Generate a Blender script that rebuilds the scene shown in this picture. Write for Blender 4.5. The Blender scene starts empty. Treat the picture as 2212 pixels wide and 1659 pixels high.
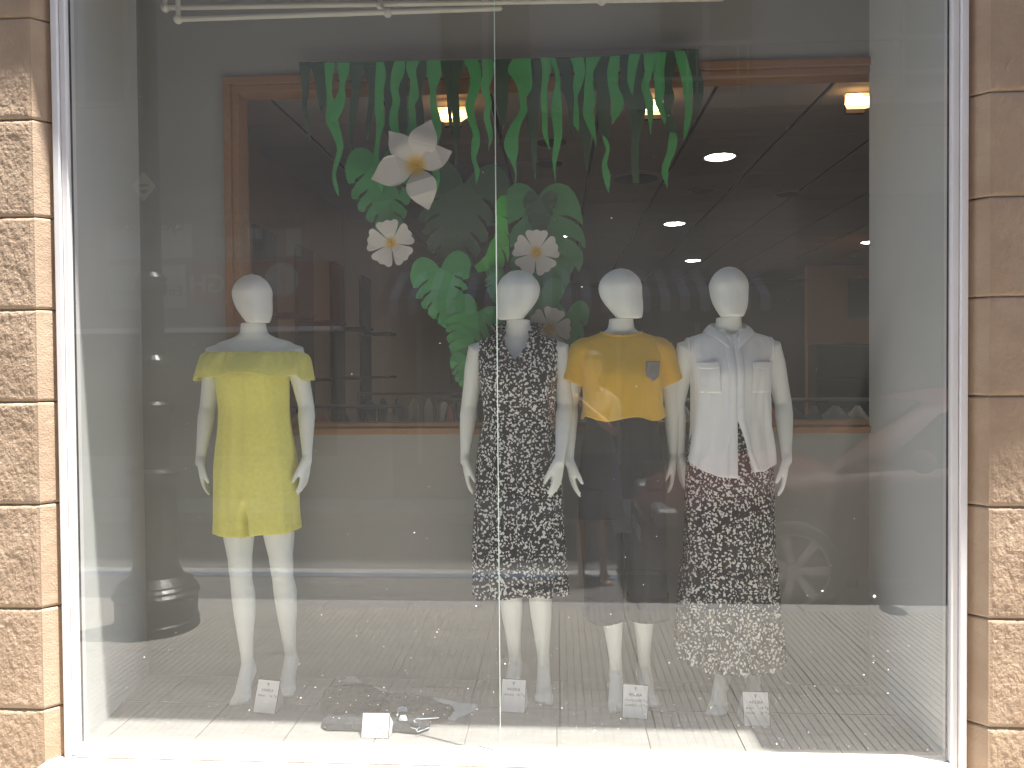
import bpy, bmesh, math, random
import numpy as np
from mathutils import Vector, Matrix, noise
random.seed(7)
S = bpy.context.scene
COL = S.collection
R = math.radians
PI = math.pi
# ------------------------------------------------------------------ camera
CAMY, CAMH, FPX = -2.75, 1.5, 1650.0
cam = bpy.data.objects.new('camera', bpy.data.cameras.new('camera')); COL.objects.link(cam)
cam.data.sensor_width = 36; cam.data.lens = 36 * FPX / 2212; cam.data.clip_start = 0.01; cam.data.clip_end = 400
CM = Matrix.Rotation(R(3.4), 3, 'Z') @ Matrix.Rotation(PI / 2 - R(1.1), 3, 'X') @ Matrix.Rotation(R(-0.47), 3, 'Z')
cam.matrix_world = Matrix.Translation((0, CAMY, CAMH)) @ CM.to_4x4()
S.camera = cam
def P(px, py, Y=None, Z=None):
    """ray through a point of the photograph (2212 px wide), met with the plane y=Y or z=Z"""
    v = CM @ Vector((px - 1106, -(py - 829.5), -FPX)); o = Vector((0, CAMY, CAMH))
    t = (Y - o.y) / v.y if Y is not None else (Z - o.z) / v.z
    return o + v * t
# ------------------------------------------------------------------ light
SUN = Vector((1.0, -0.45, 4.0)).normalized()
w = bpy.data.worlds.new('World'); S.world = w; w.use_nodes = True
nt = w.node_tree; bg = nt.nodes['Background']
sky = nt.nodes.new('ShaderNodeTexSky'); sky.sky_type = 'NISHITA'; sky.sun_disc = False
sky.sun_elevation = math.asin(SUN.z); sky.sun_rotation = math.atan2(SUN.x, SUN.y)
nt.links.new(sky.outputs[0], bg.inputs[0]); bg.inputs[1].default_value = 0.15
sl = bpy.data.lights.new('sun', 'SUN'); sl.energy = 4.6; sl.angle = R(0.6); sl.color = (1, 0.97, 0.92)
so = bpy.data.objects.new('sun', sl); COL.objects.link(so)
so.rotation_euler = (-SUN).to_track_quat('-Z', 'Y').to_euler()
S.view_settings.view_transform = 'Standard'; S.view_settings.look = 'None'
S.view_settings.exposure = 2.25; S.view_settings.gamma = 1; S.view_settings.use_curve_mapping = False
S.render.engine = 'CYCLES'
S.cycles.use_denoising = True
try: S.cycles.denoiser = 'OPENIMAGEDENOISE'
except Exception: pass
S.cycles.max_bounces = 10; S.cycles.diffuse_bounces = 5; S.cycles.glossy_bounces = 4
S.cycles.transparent_max_bounces = 16; S.cycles.transmission_bounces = 4
S.cycles.caustics_reflective = False; S.cycles.caustics_refractive = False
S.cycles.sample_clamp_indirect = 6
# ------------------------------------------------------------------ materials
def mat(name, col, rough=0.7, metal=0.0, var=0.0, vscale=8.0, bump=0.0, bscale=40.0, col2=None, emit=None, estr=0.0, spec=0.5, stretch=None, coat=0.0, sheen=0.0):
    m = bpy.data.materials.new(name); m.use_nodes = True
    t = m.node_tree; N = t.nodes; L = t.links; b = N['Principled BSDF']
    b.inputs['Base Color'].default_value = (*col, 1); b.inputs['Roughness'].default_value = rough
    b.inputs['Metallic'].default_value = metal; b.inputs['Specular IOR Level'].default_value = spec
    if coat: b.inputs['Coat Weight'].default_value = coat
    if sheen: b.inputs['Sheen Weight'].default_value = sheen
    if emit: b.inputs['Emission Color'].default_value = (*emit, 1); b.inputs['Emission Strength'].default_value = estr
    if var or bump:
        tc = N.new('ShaderNodeTexCoord'); mp = N.new('ShaderNodeMapping'); L.new(tc.outputs['Object'], mp.inputs[0])
        if stretch: mp.inputs['Scale'].default_value = stretch
    if var:
        n = N.new('ShaderNodeTexNoise'); n.inputs['Scale'].default_value = vscale; n.inputs['Detail'].default_value = 6; n.inputs['Roughness'].default_value = 0.62
        L.new(mp.outputs[0], n.inputs['Vector'])
        r = N.new('ShaderNodeMapRange'); r.inputs[1].default_value = 0.3; r.inputs[2].default_value = 0.7; L.new(n.outputs[0], r.inputs[0])
        c2 = col2 or tuple(c * (1 - var) for c in col)
        mx = N.new('ShaderNodeMix'); mx.data_type = 'RGBA'
        mx.inputs[6].default_value = (*col, 1); mx.inputs[7].default_value = (*c2, 1)
        L.new(r.outputs[0], mx.inputs[0]); L.new(mx.outputs[2], b.inputs['Base Color'])
    if bump:
        n2 = N.new('ShaderNodeTexNoise'); n2.inputs['Scale'].default_value = bscale; n2.inputs['Detail'].default_value = 5
        L.new(mp.outputs[0], n2.inputs['Vector'])
        bp = N.new('ShaderNodeBump'); bp.inputs['Strength'].default_value = bump; bp.inputs['Distance'].default_value = 0.004
        L.new(n2.outputs[0], bp.inputs['Height']); L.new(bp.outputs[0], b.inputs['Normal'])
    return m
def print_mat():
    m = bpy.data.materials.new('printed_fabric'); m.use_nodes = True
    t = m.node_tree; N = t.nodes; L = t.links; b = N['Principled BSDF']; b.inputs['Roughness'].default_value = 0.85
    b.inputs['Specular IOR Level'].default_value = 0.2
    tc = N.new('ShaderNodeTexCoord')
    nz = N.new('ShaderNodeTexNoise'); nz.inputs['Scale'].default_value = 26; nz.inputs['Detail'].default_value = 2
    L.new(tc.outputs['Object'], nz.inputs['Vector'])
    sub = N.new('ShaderNodeVectorMath'); sub.operation = 'SUBTRACT'; sub.inputs[1].default_value = (.5, .5, .5); L.new(nz.outputs['Color'], sub.inputs[0])
    sc = N.new('ShaderNodeVectorMath'); sc.operation = 'SCALE'; sc.inputs['Scale'].default_value = 0.02; L.new(sub.outputs[0], sc.inputs[0])
    ad = N.new('ShaderNodeVectorMath'); ad.operation = 'ADD'; L.new(tc.outputs['Object'], ad.inputs[0]); L.new(sc.outputs[0], ad.inputs[1])
    v = N.new('ShaderNodeTexVoronoi'); v.inputs['Scale'].default_value = 76; L.new(ad.outputs[0], v.inputs['Vector'])
    v2 = N.new('ShaderNodeTexVoronoi'); v2.inputs['Scale'].default_value = 112; L.new(ad.outputs[0], v2.inputs['Vector'])
    n3 = N.new('ShaderNodeTexNoise'); n3.inputs['Scale'].default_value = 120; n3.inputs['Detail'].default_value = 1; L.new(tc.outputs['Object'], n3.inputs['Vector'])
    # two lobed petals: coarse cells bitten into by the finer cells
    m1 = N.new('ShaderNodeMath'); m1.operation = 'MULTIPLY_ADD'; m1.inputs[1].default_value = -0.5; L.new(v2.outputs['Distance'], m1.inputs[0]); L.new(v.outputs['Distance'], m1.inputs[2])
    m2 = N.new('ShaderNodeMath'); m2.operation = 'MULTIPLY_ADD'; m2.inputs[1].default_value = 0.9; L.new(n3.outputs[0], m2.inputs[0]); L.new(m1.outputs[0], m2.inputs[2])
    r = N.new('ShaderNodeMapRange'); r.inputs[1].default_value = 0.555; r.inputs[2].default_value = 0.59; r.inputs[3].default_value = 1; r.inputs[4].default_value = 0; L.new(m2.outputs[0], r.inputs[0])
    mx = N.new('ShaderNodeMix'); mx.data_type = 'RGBA'; mx.inputs[6].default_value = (.012, .012, .016, 1); mx.inputs[7].default_value = (.68, .68, .66, 1)
    L.new(r.outputs[0], mx.inputs[0]); L.new(mx.outputs[2], b.inputs['Base Color'])
    return m
def wood_mat(name, c1, c2):
    m = bpy.data.materials.new(name); m.use_nodes = True
    t = m.node_tree; N = t.nodes; L = t.links; b = N['Principled BSDF']; b.inputs['Roughness'].default_value = 0.45
    tc = N.new('ShaderNodeTexCoord'); mp = N.new('ShaderNodeMapping'); mp.inputs['Scale'].default_value = (1, 6, 26) ; L.new(tc.outputs['Generated'], mp.inputs[0])
    n = N.new('ShaderNodeTexNoise'); n.inputs['Scale'].default_value = 2.2; n.inputs['Detail'].default_value = 8; n.inputs['Distortion'].default_value = 0.6; L.new(mp.outputs[0], n.inputs['Vector'])
    mx = N.new('ShaderNodeMix'); mx.data_type = 'RGBA'; mx.inputs[6].default_value = (*c1, 1); mx.inputs[7].default_value = (*c2, 1)
    L.new(n.outputs[0], mx.inputs[0]); L.new(mx.outputs[2], b.inputs['Base Color'])
    return m
def glass_mat():
    m = bpy.data.materials.new('shop_glass'); m.use_nodes = True
    t = m.node_tree; N = t.nodes; L = t.links; N.clear()
    out = N.new('ShaderNodeOutputMaterial'); tr = N.new('ShaderNodeBsdfTransparent'); tr.inputs[0].default_value = (.965, .968, .963, 1)
    gl = N.new('ShaderNodeBsdfGlossy'); gl.inputs['Roughness'].default_value = 0.0; gl.inputs[0].default_value = (1, 1, 1, 1)
    fr = N.new('ShaderNodeFresnel'); fr.inputs[0].default_value = 1.85
    geo = N.new('ShaderNodeNewGeometry'); inv = N.new('ShaderNodeMath'); inv.operation = 'SUBTRACT'; inv.inputs[0].default_value = 1; L.new(geo.outputs['Backfacing'], inv.inputs[1])
    mu = N.new('ShaderNodeMath'); mu.operation = 'MULTIPLY'; cap = N.new('ShaderNodeMath'); cap.operation = 'MINIMUM'; cap.inputs[1].default_value = .42; L.new(fr.outputs[0], cap.inputs[0]); L.new(cap.outputs[0], mu.inputs[0]); L.new(inv.outputs[0], mu.inputs[1])
    mi = N.new('ShaderNodeMixShader'); L.new(mu.outputs[0], mi.inputs[0]); L.new(tr.outputs[0], mi.inputs[1]); L.new(gl.outputs[0], mi.inputs[2])
    # a thin film of street dust
    df = N.new('ShaderNodeBsdfDiffuse'); df.inputs[0].default_value = (.75, .73, .68, 1)
    tc = N.new('ShaderNodeTexCoord'); nz = N.new('ShaderNodeTexNoise'); nz.inputs['Scale'].default_value = 1.6; nz.inputs['Detail'].default_value = 7; L.new(tc.outputs['Object'], nz.inputs['Vector'])
    mr = N.new('ShaderNodeMapRange'); mr.inputs[1].default_value = .3; mr.inputs[2].default_value = .75; mr.inputs[3].default_value = 0.018; mr.inputs[4].default_value = 0.036; L.new(nz.outputs[0], mr.inputs[0])
    mi2 = N.new('ShaderNodeMixShader'); L.new(mr.outputs[0], mi2.inputs[0]); L.new(mi.outputs[0], mi2.inputs[1]); L.new(df.outputs[0], mi2.inputs[2])
    L.new(mi2.outputs[0], out.inputs[0])
    return m
M = dict(
    stone=mat('sandstone', (.43, .315, .22), .9, var=.35, vscale=5, bump=.5, bscale=160, col2=(.33, .23, .155)),
    mortar=mat('lime_mortar', (.46, .37, .29), .95, bump=.4),
    sill=mat('pale_stone_sill', (.55, .50, .43), .8, var=.25, vscale=14, bump=.5),
    white=mat('white_painted_metal', (.77, .745, .745), .35, var=.08, vscale=4),
    seal=mat('dark_rubber_seal', (.06, .05, .05), .8),
    glass=glass_mat(),
    gledge=mat('glass_edge_strip', (.55, .62, .56), .3),
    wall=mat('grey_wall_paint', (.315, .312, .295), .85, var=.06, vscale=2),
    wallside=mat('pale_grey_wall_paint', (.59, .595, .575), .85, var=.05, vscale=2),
    floor=mat('grey_floor_tile', (.27, .262, .245), .5, var=.2, vscale=7, bump=.1, bscale=30, stretch=(1, 4, 1)),
    grout=mat('floor_grout', (.16, .155, .14), .9),
    wood=wood_mat('varnished_pine', (.34, .175, .062), (.21, .098, .034)),
    manq=mat('mannequin_offwhite', (.76, .79, .76), .55, var=.04, vscale=3, spec=.3),
    seam=mat('mannequin_seam', (.25, .25, .24), .8),
    yellow=mat('yellow_linen', (.82, .78, .17), .9, var=.12, vscale=60, bump=.35, bscale=260, sheen=.2),
    mustard=mat('mustard_jersey', (.70, .42, .012), .85, var=.08, vscale=10, bump=.2, bscale=300, sheen=.2),
    black=mat('black_crepe', (.010, .010, .014), .8, bump=.2, bscale=200),
    shirt=mat('white_cotton', (.80, .82, .83), .85, var=.04, vscale=6, bump=.25, bscale=240, sheen=.1),
    prnt=print_mat(),
    sequin=mat('silver_sequins', (.42, .38, .33), .3, .7, var=.6, vscale=200, bump=1, bscale=180),
    button=mat('dark_button', (.03, .02, .02), .3),
    wbutton=mat('pearl_button', (.7, .7, .68), .3),
    gl=mat('light_green_paper', (.055, .34, .085), .8, var=.12, vscale=3),
    gd=mat('dark_green_paper', (.035, .085, .040), .85, var=.12, vscale=3),
    gm=mat('mid_green_paper', (.048, .30, .080), .8, var=.2, vscale=3),
    gf=mat('fern_green_paper', (.05, .22, .07), .85, var=.2, vscale=3),
    gb=mat('bright_green_paper', (.07, .48, .05), .75, var=.15, vscale=3),
    card=mat('white_card', (.80, .80, .80), .6), ink=mat('black_ink', (.03, .03, .03), .7), pen=mat('pen_ink', (.12, .12, .13), .7),
    frame=mat('dark_card_edge', (.06, .05, .05), .6), sideflap=mat('grey_card_flap', (.42, .42, .42), .7),
    pipe=mat('cream_enamelled_pipe', (.62, .60, .50), .35),
    denim=mat('dark_denim', (.028, .031, .038), .9, var=.35, vscale=30, bump=.6, bscale=150),
    paleknit=mat('pale_jersey', (.50, .53, .56), .9, bump=.3, bscale=200),
    fray=mat('frayed_threads', (.55, .6, .66), .9),
    shopceil=mat('ceiling_board', (.44, .39, .33), .8, var=.08, vscale=2), shopgap=mat('ceiling_gap', (.03, .025, .02), .9),
    shopwall=mat('beige_shop_wall', (.46, .33, .23), .8, var=.1, vscale=1), shopdark=mat('dark_brown_board', (.05, .028, .018), .6),
    farwall=mat('brown_far_wall', (.12, .08, .06), .85), orange=mat('orange_wall', (.55, .23, .09), .8),
    shopfloor=mat('dark_shop_floor', (.08, .06, .05), .5),
    lampring=mat('lamp_ring', (.35, .33, .3), .4), lampoff=mat('unlit_lamp_well', (.02, .018, .015), .6),
    lampw=mat('lit_diffuser', (1, 1, 1), .5, emit=(1, .98, .92), estr=11),
    lampy=mat('halogen_reflector', (.8, .6, .3), .4, emit=(1, .60, .24), estr=.8),
    lampb=mat('halogen_bulb', (1, 1, 1), .4, emit=(1, .80, .50), estr=9),
    speck=mat('paint_speck', (.85, .85, .83), .7),
    tile=mat('ribbed_paving', (.37, .345, .305), .9, var=.25, vscale=3, bump=.4, bscale=60),
    bed=mat('paving_bed', (.17, .155, .135), .95),
    kerb=mat('granite_kerb', (.34, .33, .31), .85, var=.3, vscale=30, bump=.3),
    asphalt=mat('asphalt', (.115, .112, .108), .95, var=.35, vscale=60, bump=.6, bscale=200),
    wline=mat('white_road_paint', (.34, .34, .32), .8, var=.5, vscale=12), bline=mat('blue_road_paint', (.07, .11, .19), .8, var=.4, vscale=12),
    iron=mat('black_cast_iron', (.012, .012, .013), .32, .2, spec=.7),
    render=mat('ochre_render', (.27, .26, .245), .9, var=.15, vscale=1.2), render2=mat('pink_render', (.25, .21, .20), .9, var=.15, vscale=1.2),
    facedark=mat('dark_shop_front', (.035, .033, .033), .4), signw=mat('white_sign', (.42, .42, .40), .5), signr=mat('red_sign', (.22, .04, .035), .5),
    signg=mat('grey_sign', (.12, .12, .13), .5), greyrail=mat('grey_rail_paint', (.26, .26, .26), .5), awnd=mat('awning_dark_stripe', (.05, .04, .045), .9), awnl=mat('awning_pale_stripe', (.28, .28, .30), .9),
    pane=mat('dark_window_pane', (.02, .022, .025), .05, spec=.6),
    carred=mat('dark_red_car_paint', (.055, .011, .011), .6, 0, spec=.22), carglass=mat('car_window', (.015, .02, .02), .05, spec=.7),
    tyre=mat('tyre_rubber', (.015, .015, .015), .85), alloy=mat('alloy_rim', (.32, .32, .32), .4, .7), trim=mat('black_car_trim', (.02, .02, .02), .5),
    lens=mat('clear_lamp_lens', (.12, .12, .12), .4), skin=mat('skin', (.52, .30, .21), .55, var=.08, vscale=6), hair=mat('brown_hair', (.035, .018, .01), .6, bump=.6, bscale=90),
    navy=mat('navy_cotton', (.018, .022, .055), .9), blouse=mat('pale_blouse', (.12, .12, .125), .85), phone=mat('phone_black', (.02, .02, .02), .15), plastic=mat('clear_bag', (.6, .6, .62), .2),
    lip=mat('lip', (.35, .08, .07), .5), eyew=mat('eye_white', (.8, .8, .8), .2), sandal=mat('sandal_leather', (.03, .02, .015), .6),
)
def petal_mat(name, rad):
    m = bpy.data.materials.new(name); m.use_nodes = True
    t = m.node_tree; N = t.nodes; L = t.links; b = N['Principled BSDF']; b.inputs['Roughness'].default_value = .8
    tc = N.new('ShaderNodeTexCoord'); ln = N.new('ShaderNodeVectorMath'); ln.operation = 'LENGTH'; L.new(tc.outputs['Object'], ln.inputs[0])
    r = N.new('ShaderNodeMapRange'); r.inputs[1].default_value = rad * .25; r.inputs[2].default_value = rad; r.interpolation_type = 'SMOOTHSTEP'; L.new(ln.outputs['Value'], r.inputs[0])
    mx = N.new('ShaderNodeMix'); mx.data_type = 'RGBA'; mx.inputs[6].default_value = (.62, .40, .05, 1); mx.inputs[7].default_value = (.60, .58, .53, 1)
    L.new(r.outputs[0], mx.inputs[0]); L.new(mx.outputs[2], b.inputs['Base Color'])
    return m
M['petal'] = petal_mat('paper_petal', .075); M['petal2'] = petal_mat('hibiscus_petal', .04)
# ------------------------------------------------------------------ helpers
def obj(name, me, m=None, parent=None, **k):
    o = bpy.data.objects.new(name, me); COL.objects.link(o)
    if m is not None and me is not None:
        me.materials.clear(); me.materials.append(m)
    if parent is not None: o.parent = parent
    for a, v in k.items(): o[a] = v
    return o
def mk(name, verts, faces, m, parent=None, smooth=False, **k):
    me = bpy.data.meshes.new(name); me.from_pydata([tuple(v) for v in verts], [], faces); me.update()
    if smooth: me.polygons.foreach_set('use_smooth', [True] * len(me.polygons))
    return obj(name, me, m, parent, **k)
def thing(name, label, cat, loc=(0, 0, 0), rz=0, group=None):
    o = bpy.data.objects.new(name, None); COL.objects.link(o); o.location = loc; o.rotation_euler = (0, 0, rz)
    o.empty_display_size = .1
    o['label'] = label; o['category'] = cat
    if group: o['group'] = group
    return o
def bmobj(name, bm, m, parent=None, smooth=False, **k):
    me = bpy.data.meshes.new(name); bmesh.ops.recalc_face_normals(bm, faces=bm.faces); bm.to_mesh(me); bm.free()
    if smooth: me.polygons.foreach_set('use_smooth', [True] * len(me.polygons))
    return obj(name, me, m, parent, **k)
def abox(bm, x0, x1, y0, y1, z0, z1, bev=0.0):
    r = bmesh.ops.create_cube(bm, size=1)
    for v in r['verts']:
        v.co = Vector((x0 + (v.co.x + .5) * (x1 - x0), y0 + (v.co.y + .5) * (y1 - y0), z0 + (v.co.z + .5) * (z1 - z0)))
    if bev:
        es = list({e for v in r['verts'] for e in v.link_edges})
        bmesh.ops.bevel(bm, geom=es, offset=bev, segments=1, affect='EDGES', profile=.5)
    return r['verts']
def box(name, x0, x1, y0, y1, z0, z1, m, parent=None, bev=0.0, **k):
    bm = bmesh.new(); abox(bm, x0, x1, y0, y1, z0, z1, bev); return bmobj(name, bm, m, parent, **k)
def tubem(bm, pts, seg=16, caps=True, up=None):
    """pts: (Vector, rx[, ry]) rings perpendicular to the path, hemispherical ends"""
    P_ = [Vector(p[0]) for p in pts]; rr = [(p[1], p[2] if len(p) > 2 else p[1]) for p in pts]
    if caps:
        d0 = (P_[0] - P_[1]).normalized(); d1 = (P_[-1] - P_[-2]).normalized()
        h, hr = [], []
        for a in (R(85), R(60), R(30)): h.append(P_[0] + d0 * min(rr[0]) * math.sin(a)); hr.append((rr[0][0] * math.cos(a), rr[0][1] * math.cos(a)))
        t, tr = [], []
        for a in (R(30), R(60), R(85)): t.append(P_[-1] + d1 * min(rr[-1]) * math.sin(a)); tr.append((rr[-1][0] * math.cos(a), rr[-1][1] * math.cos(a)))
        P_ = h + P_ + t; rr = hr + rr + tr
    u = Vector(up) if up else Vector((1, 0, 0)); rings = []
    for i, p in enumerate(P_):
        a = P_[max(i - 1, 0)]; b = P_[min(i + 1, len(P_) - 1)]; T = (b - a).normalized()
        if abs(T.dot(u)) > .95: u = Vector((0, 1, 0)) if abs(T.y) < .9 else Vector((0, 0, 1))
        U = (u - T * u.dot(T)).normalized(); V = T.cross(U)
        if not up: u = U
        rings.append([bm.verts.new(p + U * rr[i][0] * math.cos(2 * PI * k / seg) + V * rr[i][1] * math.sin(2 * PI * k / seg)) for k in range(seg)])
    for a, b in zip(rings, rings[1:]):
        for k in range(seg): bm.faces.new((a[k], a[(k + 1) % seg], b[(k + 1) % seg], b[k]))
    bm.faces.new(rings[0]); bm.faces.new(rings[-1][::-1])
def lathe(bm, prof, seg=24, c=(0, 0)):
    rings = [[bm.verts.new((c[0] + r * math.cos(2 * PI * k / seg), c[1] + r * math.sin(2 * PI * k / seg), z)) for k in range(seg)] for r, z in prof]
    for a, b in zip(rings, rings[1:]):
        for k in range(seg): bm.faces.new((a[k], a[(k + 1) % seg], b[(k + 1) % seg], b[k]))
    bm.faces.new(rings[0][::-1]); bm.faces.new(rings[-1])
def loftz(bm, rows, seg=40, p=2.3):
    """rows: z,cx,cy,rx,ry horizontal superellipses, closed solid"""
    rings = []
    for z, cx, cy, rx, ry in rows:
        ring = []
        for k in range(seg):
            a = 2 * PI * k / seg; c, s = math.cos(a), math.sin(a)
            ring.append(bm.verts.new((cx + rx * math.copysign(abs(c) ** (2 / p), c), cy + ry * math.copysign(abs(s) ** (2 / p), s), z)))
        rings.append(ring)
    for a, b in zip(rings, rings[1:]):
        for k in range(seg): bm.faces.new((a[k], a[(k + 1) % seg], b[(k + 1) % seg], b[k]))
    bm.faces.new(rings[0][::-1]); bm.faces.new(rings[-1])
def dense(rows, n=6):
    """Catmull-Rom refinement of rows of numbers"""
    A = [np.array(r, float) for r in rows]; out = []
    for i in range(len(A) - 1):
        p0, p1, p2, p3 = A[max(i - 1, 0)], A[i], A[i + 1], A[min(i + 2, len(A) - 1)]
        for k in range(n):
            t = k / n
            out.append(.5 * ((2 * p1) + (-p0 + p2) * t + (2 * p0 - 5 * p1 + 4 * p2 - p3) * t * t + (-p0 + 3 * p1 - 3 * p2 + p3) * t ** 3))
    out.append(A[-1]); return [tuple(float(c) for c in r) for r in out]
def fuse(name, bm, voxel, m, parent, sm=5, fac=.6, **k):
    """union of the overlapping closed pieces into one continuous skin"""
    bmesh.ops.recalc_face_normals(bm, faces=bm.faces)
    me = bpy.data.meshes.new(name + '_raw'); bm.to_mesh(me); bm.free()
    o = bpy.data.objects.new('raw', me)
    COL.objects.link(o)
    r = o.modifiers.new('r', 'REMESH'); r.mode = 'VOXEL'; r.voxel_size = voxel
    s = o.modifiers.new('s', 'SMOOTH'); s.factor = fac; s.iterations = sm
    dg = bpy.context.evaluated_depsgraph_get()
    out = bpy.data.meshes.new_from_object(o.evaluated_get(dg), depsgraph=dg)
    bpy.data.objects.remove(o); bpy.data.meshes.remove(me)
    out.name = name; out.polygons.foreach_set('use_smooth', [True] * len(out.polygons))
    return obj(name, out, m, parent, **k)
def text(s, mtx, size, m, parent, name='lettering', ext=.0006, align='LEFT', shear=0.0, space=1.0, **k):
    c = bpy.data.curves.new('t', 'FONT'); c.body = s; c.size = size; c.extrude = ext; c.align_x = align; c.shear = shear; c.space_character = space; c.resolution_u = 3
    o = bpy.data.objects.new('t', c); COL.objects.link(o)
    dg = bpy.context.evaluated_depsgraph_get()
    me = bpy.data.meshes.new_from_object(o.evaluated_get(dg)); bpy.data.objects.remove(o); bpy.data.curves.remove(c)
    r = obj(name, me, m, parent, **k); r.matrix_local = mtx if isinstance(mtx, Matrix) else Matrix.Translation(mtx)
    return r
def piece(name, me, parent, loc, rot=None):
    o = bpy.data.objects.new(name, me); COL.objects.link(o); o.parent = parent; o.location = loc
    if rot: o.rotation_euler = rot
    return o
def poly_prism(pts, y0, y1):
    """outline in x,z extruded from y0 to y1"""
    n = len(pts); v = [(x, y0, z) for x, z in pts] + [(x, y1, z) for x, z in pts]
    f = [tuple(range(n)), tuple(range(2 * n - 1, n - 1, -1))] + [(i, i + n, (i + 1) % n + n, (i + 1) % n) for i in range(n)]
    return v, f
def prism(name, pts, y0, y1, m, parent=None, bend=None, **k):
    v, f = poly_prism(pts, y0, y1)
    bm = bmesh.new(); vs = [bm.verts.new(c) for c in v]
    for q in f:
        try: bm.faces.new([vs[i] for i in q])
        except ValueError: pass
    bm.normal_update(); bmesh.ops.triangulate(bm, faces=[q for q in bm.faces if len(q.verts) > 4])
    if bend:
        for q in bm.verts: q.co.y += bend(q.co.x, q.co.z)
    return bmobj(name, bm, m, parent, **k)
# ================================================================== STREET (own side)
pav = box('pavement', -16, 16, -2.0, -.02, -.12, -.007, M['bed'], kind='structure')
bm = bmesh.new()
T, g = .40, .003
nr = 11
xs = [g / 2]; rw = (T - g) / nr
prof = []
for i in range(nr):
    a = g / 2 + i * rw
    prof += [(a + rw * .02, -.0042), (a + rw * .07, .0), (a + rw * .86, .0), (a + rw * .91, -.0042)]
prof[0] = (g / 2, -.0042); prof[-1] = (T - g / 2, -.0042)
A = [bm.verts.new((x, g / 2, z)) for x, z in prof]; B = [bm.verts.new((x, T - g / 2, z)) for x, z in prof]
for i in range(len(prof) - 1): bm.faces.new((A[i], A[i + 1], B[i + 1], B[i]))
tm = bpy.data.meshes.new('paving_tile'); bm.to_mesh(tm); bm.free(); tm.materials.append(M['tile'])
for j in range(5):
    for i in range(-18, 18): piece('paving_tile', tm, pav, (i * T, -2.0 + j * T - .0, random.uniform(-.0006, .0006)), (0, 0, 0))
kb = box('kerb', -16, 16, -2.145, -2.001, -.14, -.008, M['bed'], kind='structure')
bm = bmesh.new(); abox(bm, -.496, .496, -.07, .07, 0, .006, .002); km = bpy.data.meshes.new('kerb_stone'); bm.to_mesh(km); bm.free(); km.materials.append(M['kerb'])
for i in range(-9, 10): piece('kerb_stone', km, kb, (i, -2.073, -.007))
box('ground', -200, 200, -200, 200, -.30, -.20, M['bed'], kind='structure')
box('road', -30, 30, -5.2, -2.147, -.199, -.125, M['asphalt'], kind='structure')
box('road_marking', -30, 30, -3.36, -3.24, -.121, -.118, M['wline'], kind='structure')
box('road_marking', -30, 30, -3.235, -3.13, -.121, -.118, M['bline'], kind='structure')
box('far_pavement', -30, 30, -6.1, -5.2, -.199, -.01, M['tile'], kind='structure')
# ================================================================== FACADE OF THIS SHOP
fac = thing('stone_building', 'sandstone shop building framing the window with rough tooled blocks', 'building', (0, 0, 0))
XL = P(103, 700, -.0)[0]; XL = (P(108, 0, 0).x + P(150, 1640, 0).x) / 2; XR = (P(2095, 0, 0).x + P(2078, 1640, 0).x) / 2
CH = .055; YF = -.045
zj = [3.17, 2.80, 2.43, 2.075, 1.735, 1.395, 1.015, .628, .25, -.02]
def stone_block(x0, x1, z0, z1, side):
    """side: +1 pier left of the window (chamfer on its right edge), -1 the other"""
    nx, nz = int((x1 - x0) / .0048), int((z1 - z0) / .0048)
    bm = bmesh.new(); seed = random.uniform(0, 50); rows = []
    for j in range(nz + 1):
        row = []
        for i in range(nx + 1):
            x = x0 + (x1 - x0) * i / nx; z = z0 + (z1 - z0) * j / nz
            ed = min(x - x0, x1 - x, z - z0, z1 - z)
            e2 = min(z - z0, z1 - z)
            k = min(1, max(0, (min(ed, 9) - .004) / .012))
            v = Vector((x * 52 + seed, z * 30, 3)); r = noise.fractal(v, .8, 2.1, 3)
            r2 = noise.noise(Vector((x * 9 + seed, z * 9, 7))); r3 = abs(noise.noise(Vector((x * 110, z * 60 + seed, 1))))
            y = YF - (.0016 * r + .0022 * r2 - .0014 * r3 + .002) * k
            y += .0055 * max(0, 1 - (e2 - .001) / .006) ** 1.5
            row.append(bm.verts.new((x, y, z)))
        rows.append(row)
    for j in range(nz):
        for i in range(nx): bm.faces.new((rows[j][i], rows[j][i + 1], rows[j + 1][i + 1], rows[j + 1][i]))
    # chamfered return towards the window and the block's body
    e = [rows[j][-1 if side > 0 else 0] for j in range(nz + 1)]
    xe = x1 if side > 0 else x0
    prev = None
    for j in range(nz + 1):
        z = e[j].co.z; d = .008 * max(0, 1 - (min(z - z0, z1 - z)) / .006)
        cols = [bm.verts.new((xe + side * CH * t - side * d * .7, YF + (.055) * t + d * .5 + .0012 * noise.noise(Vector((t * 5 + seed, z * 40, 2))), z)) for t in (.25, .5, .75, 1)]
        cols = [e[j]] + cols + [bm.verts.new((xe + side * CH, .10, z))]
        if prev:
            for a in range(len(cols) - 1):
                q = (prev[a], prev[a + 1], cols[a + 1], cols[a]) if side > 0 else (prev[a], cols[a], cols[a + 1], prev[a + 1])
                bm.faces.new(q)
        prev = cols
    return bmobj('stone_block', bm, M['stone'], fac, smooth=False)
for k in range(len(zj) - 1):
    o1 = random.uniform(-.004, .006)
    stone_block(XL - CH - .30, XL - CH + 0 * o1, zj[k + 1] + .0013, zj[k] - .0013, 1)
    stone_block(XR + CH, XR + CH + .30, zj[k + 1] + .0013, zj[k] - .0013, -1)
box('mortar_bed', XL - CH - .34, XL - CH - .004, -.037, .30, -.1, 3.3, M['mortar'], fac)
box('mortar_bed', XR + CH + .004, XR + CH + .34, -.037, .30, -.1, 3.3, M['mortar'], fac)
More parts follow.
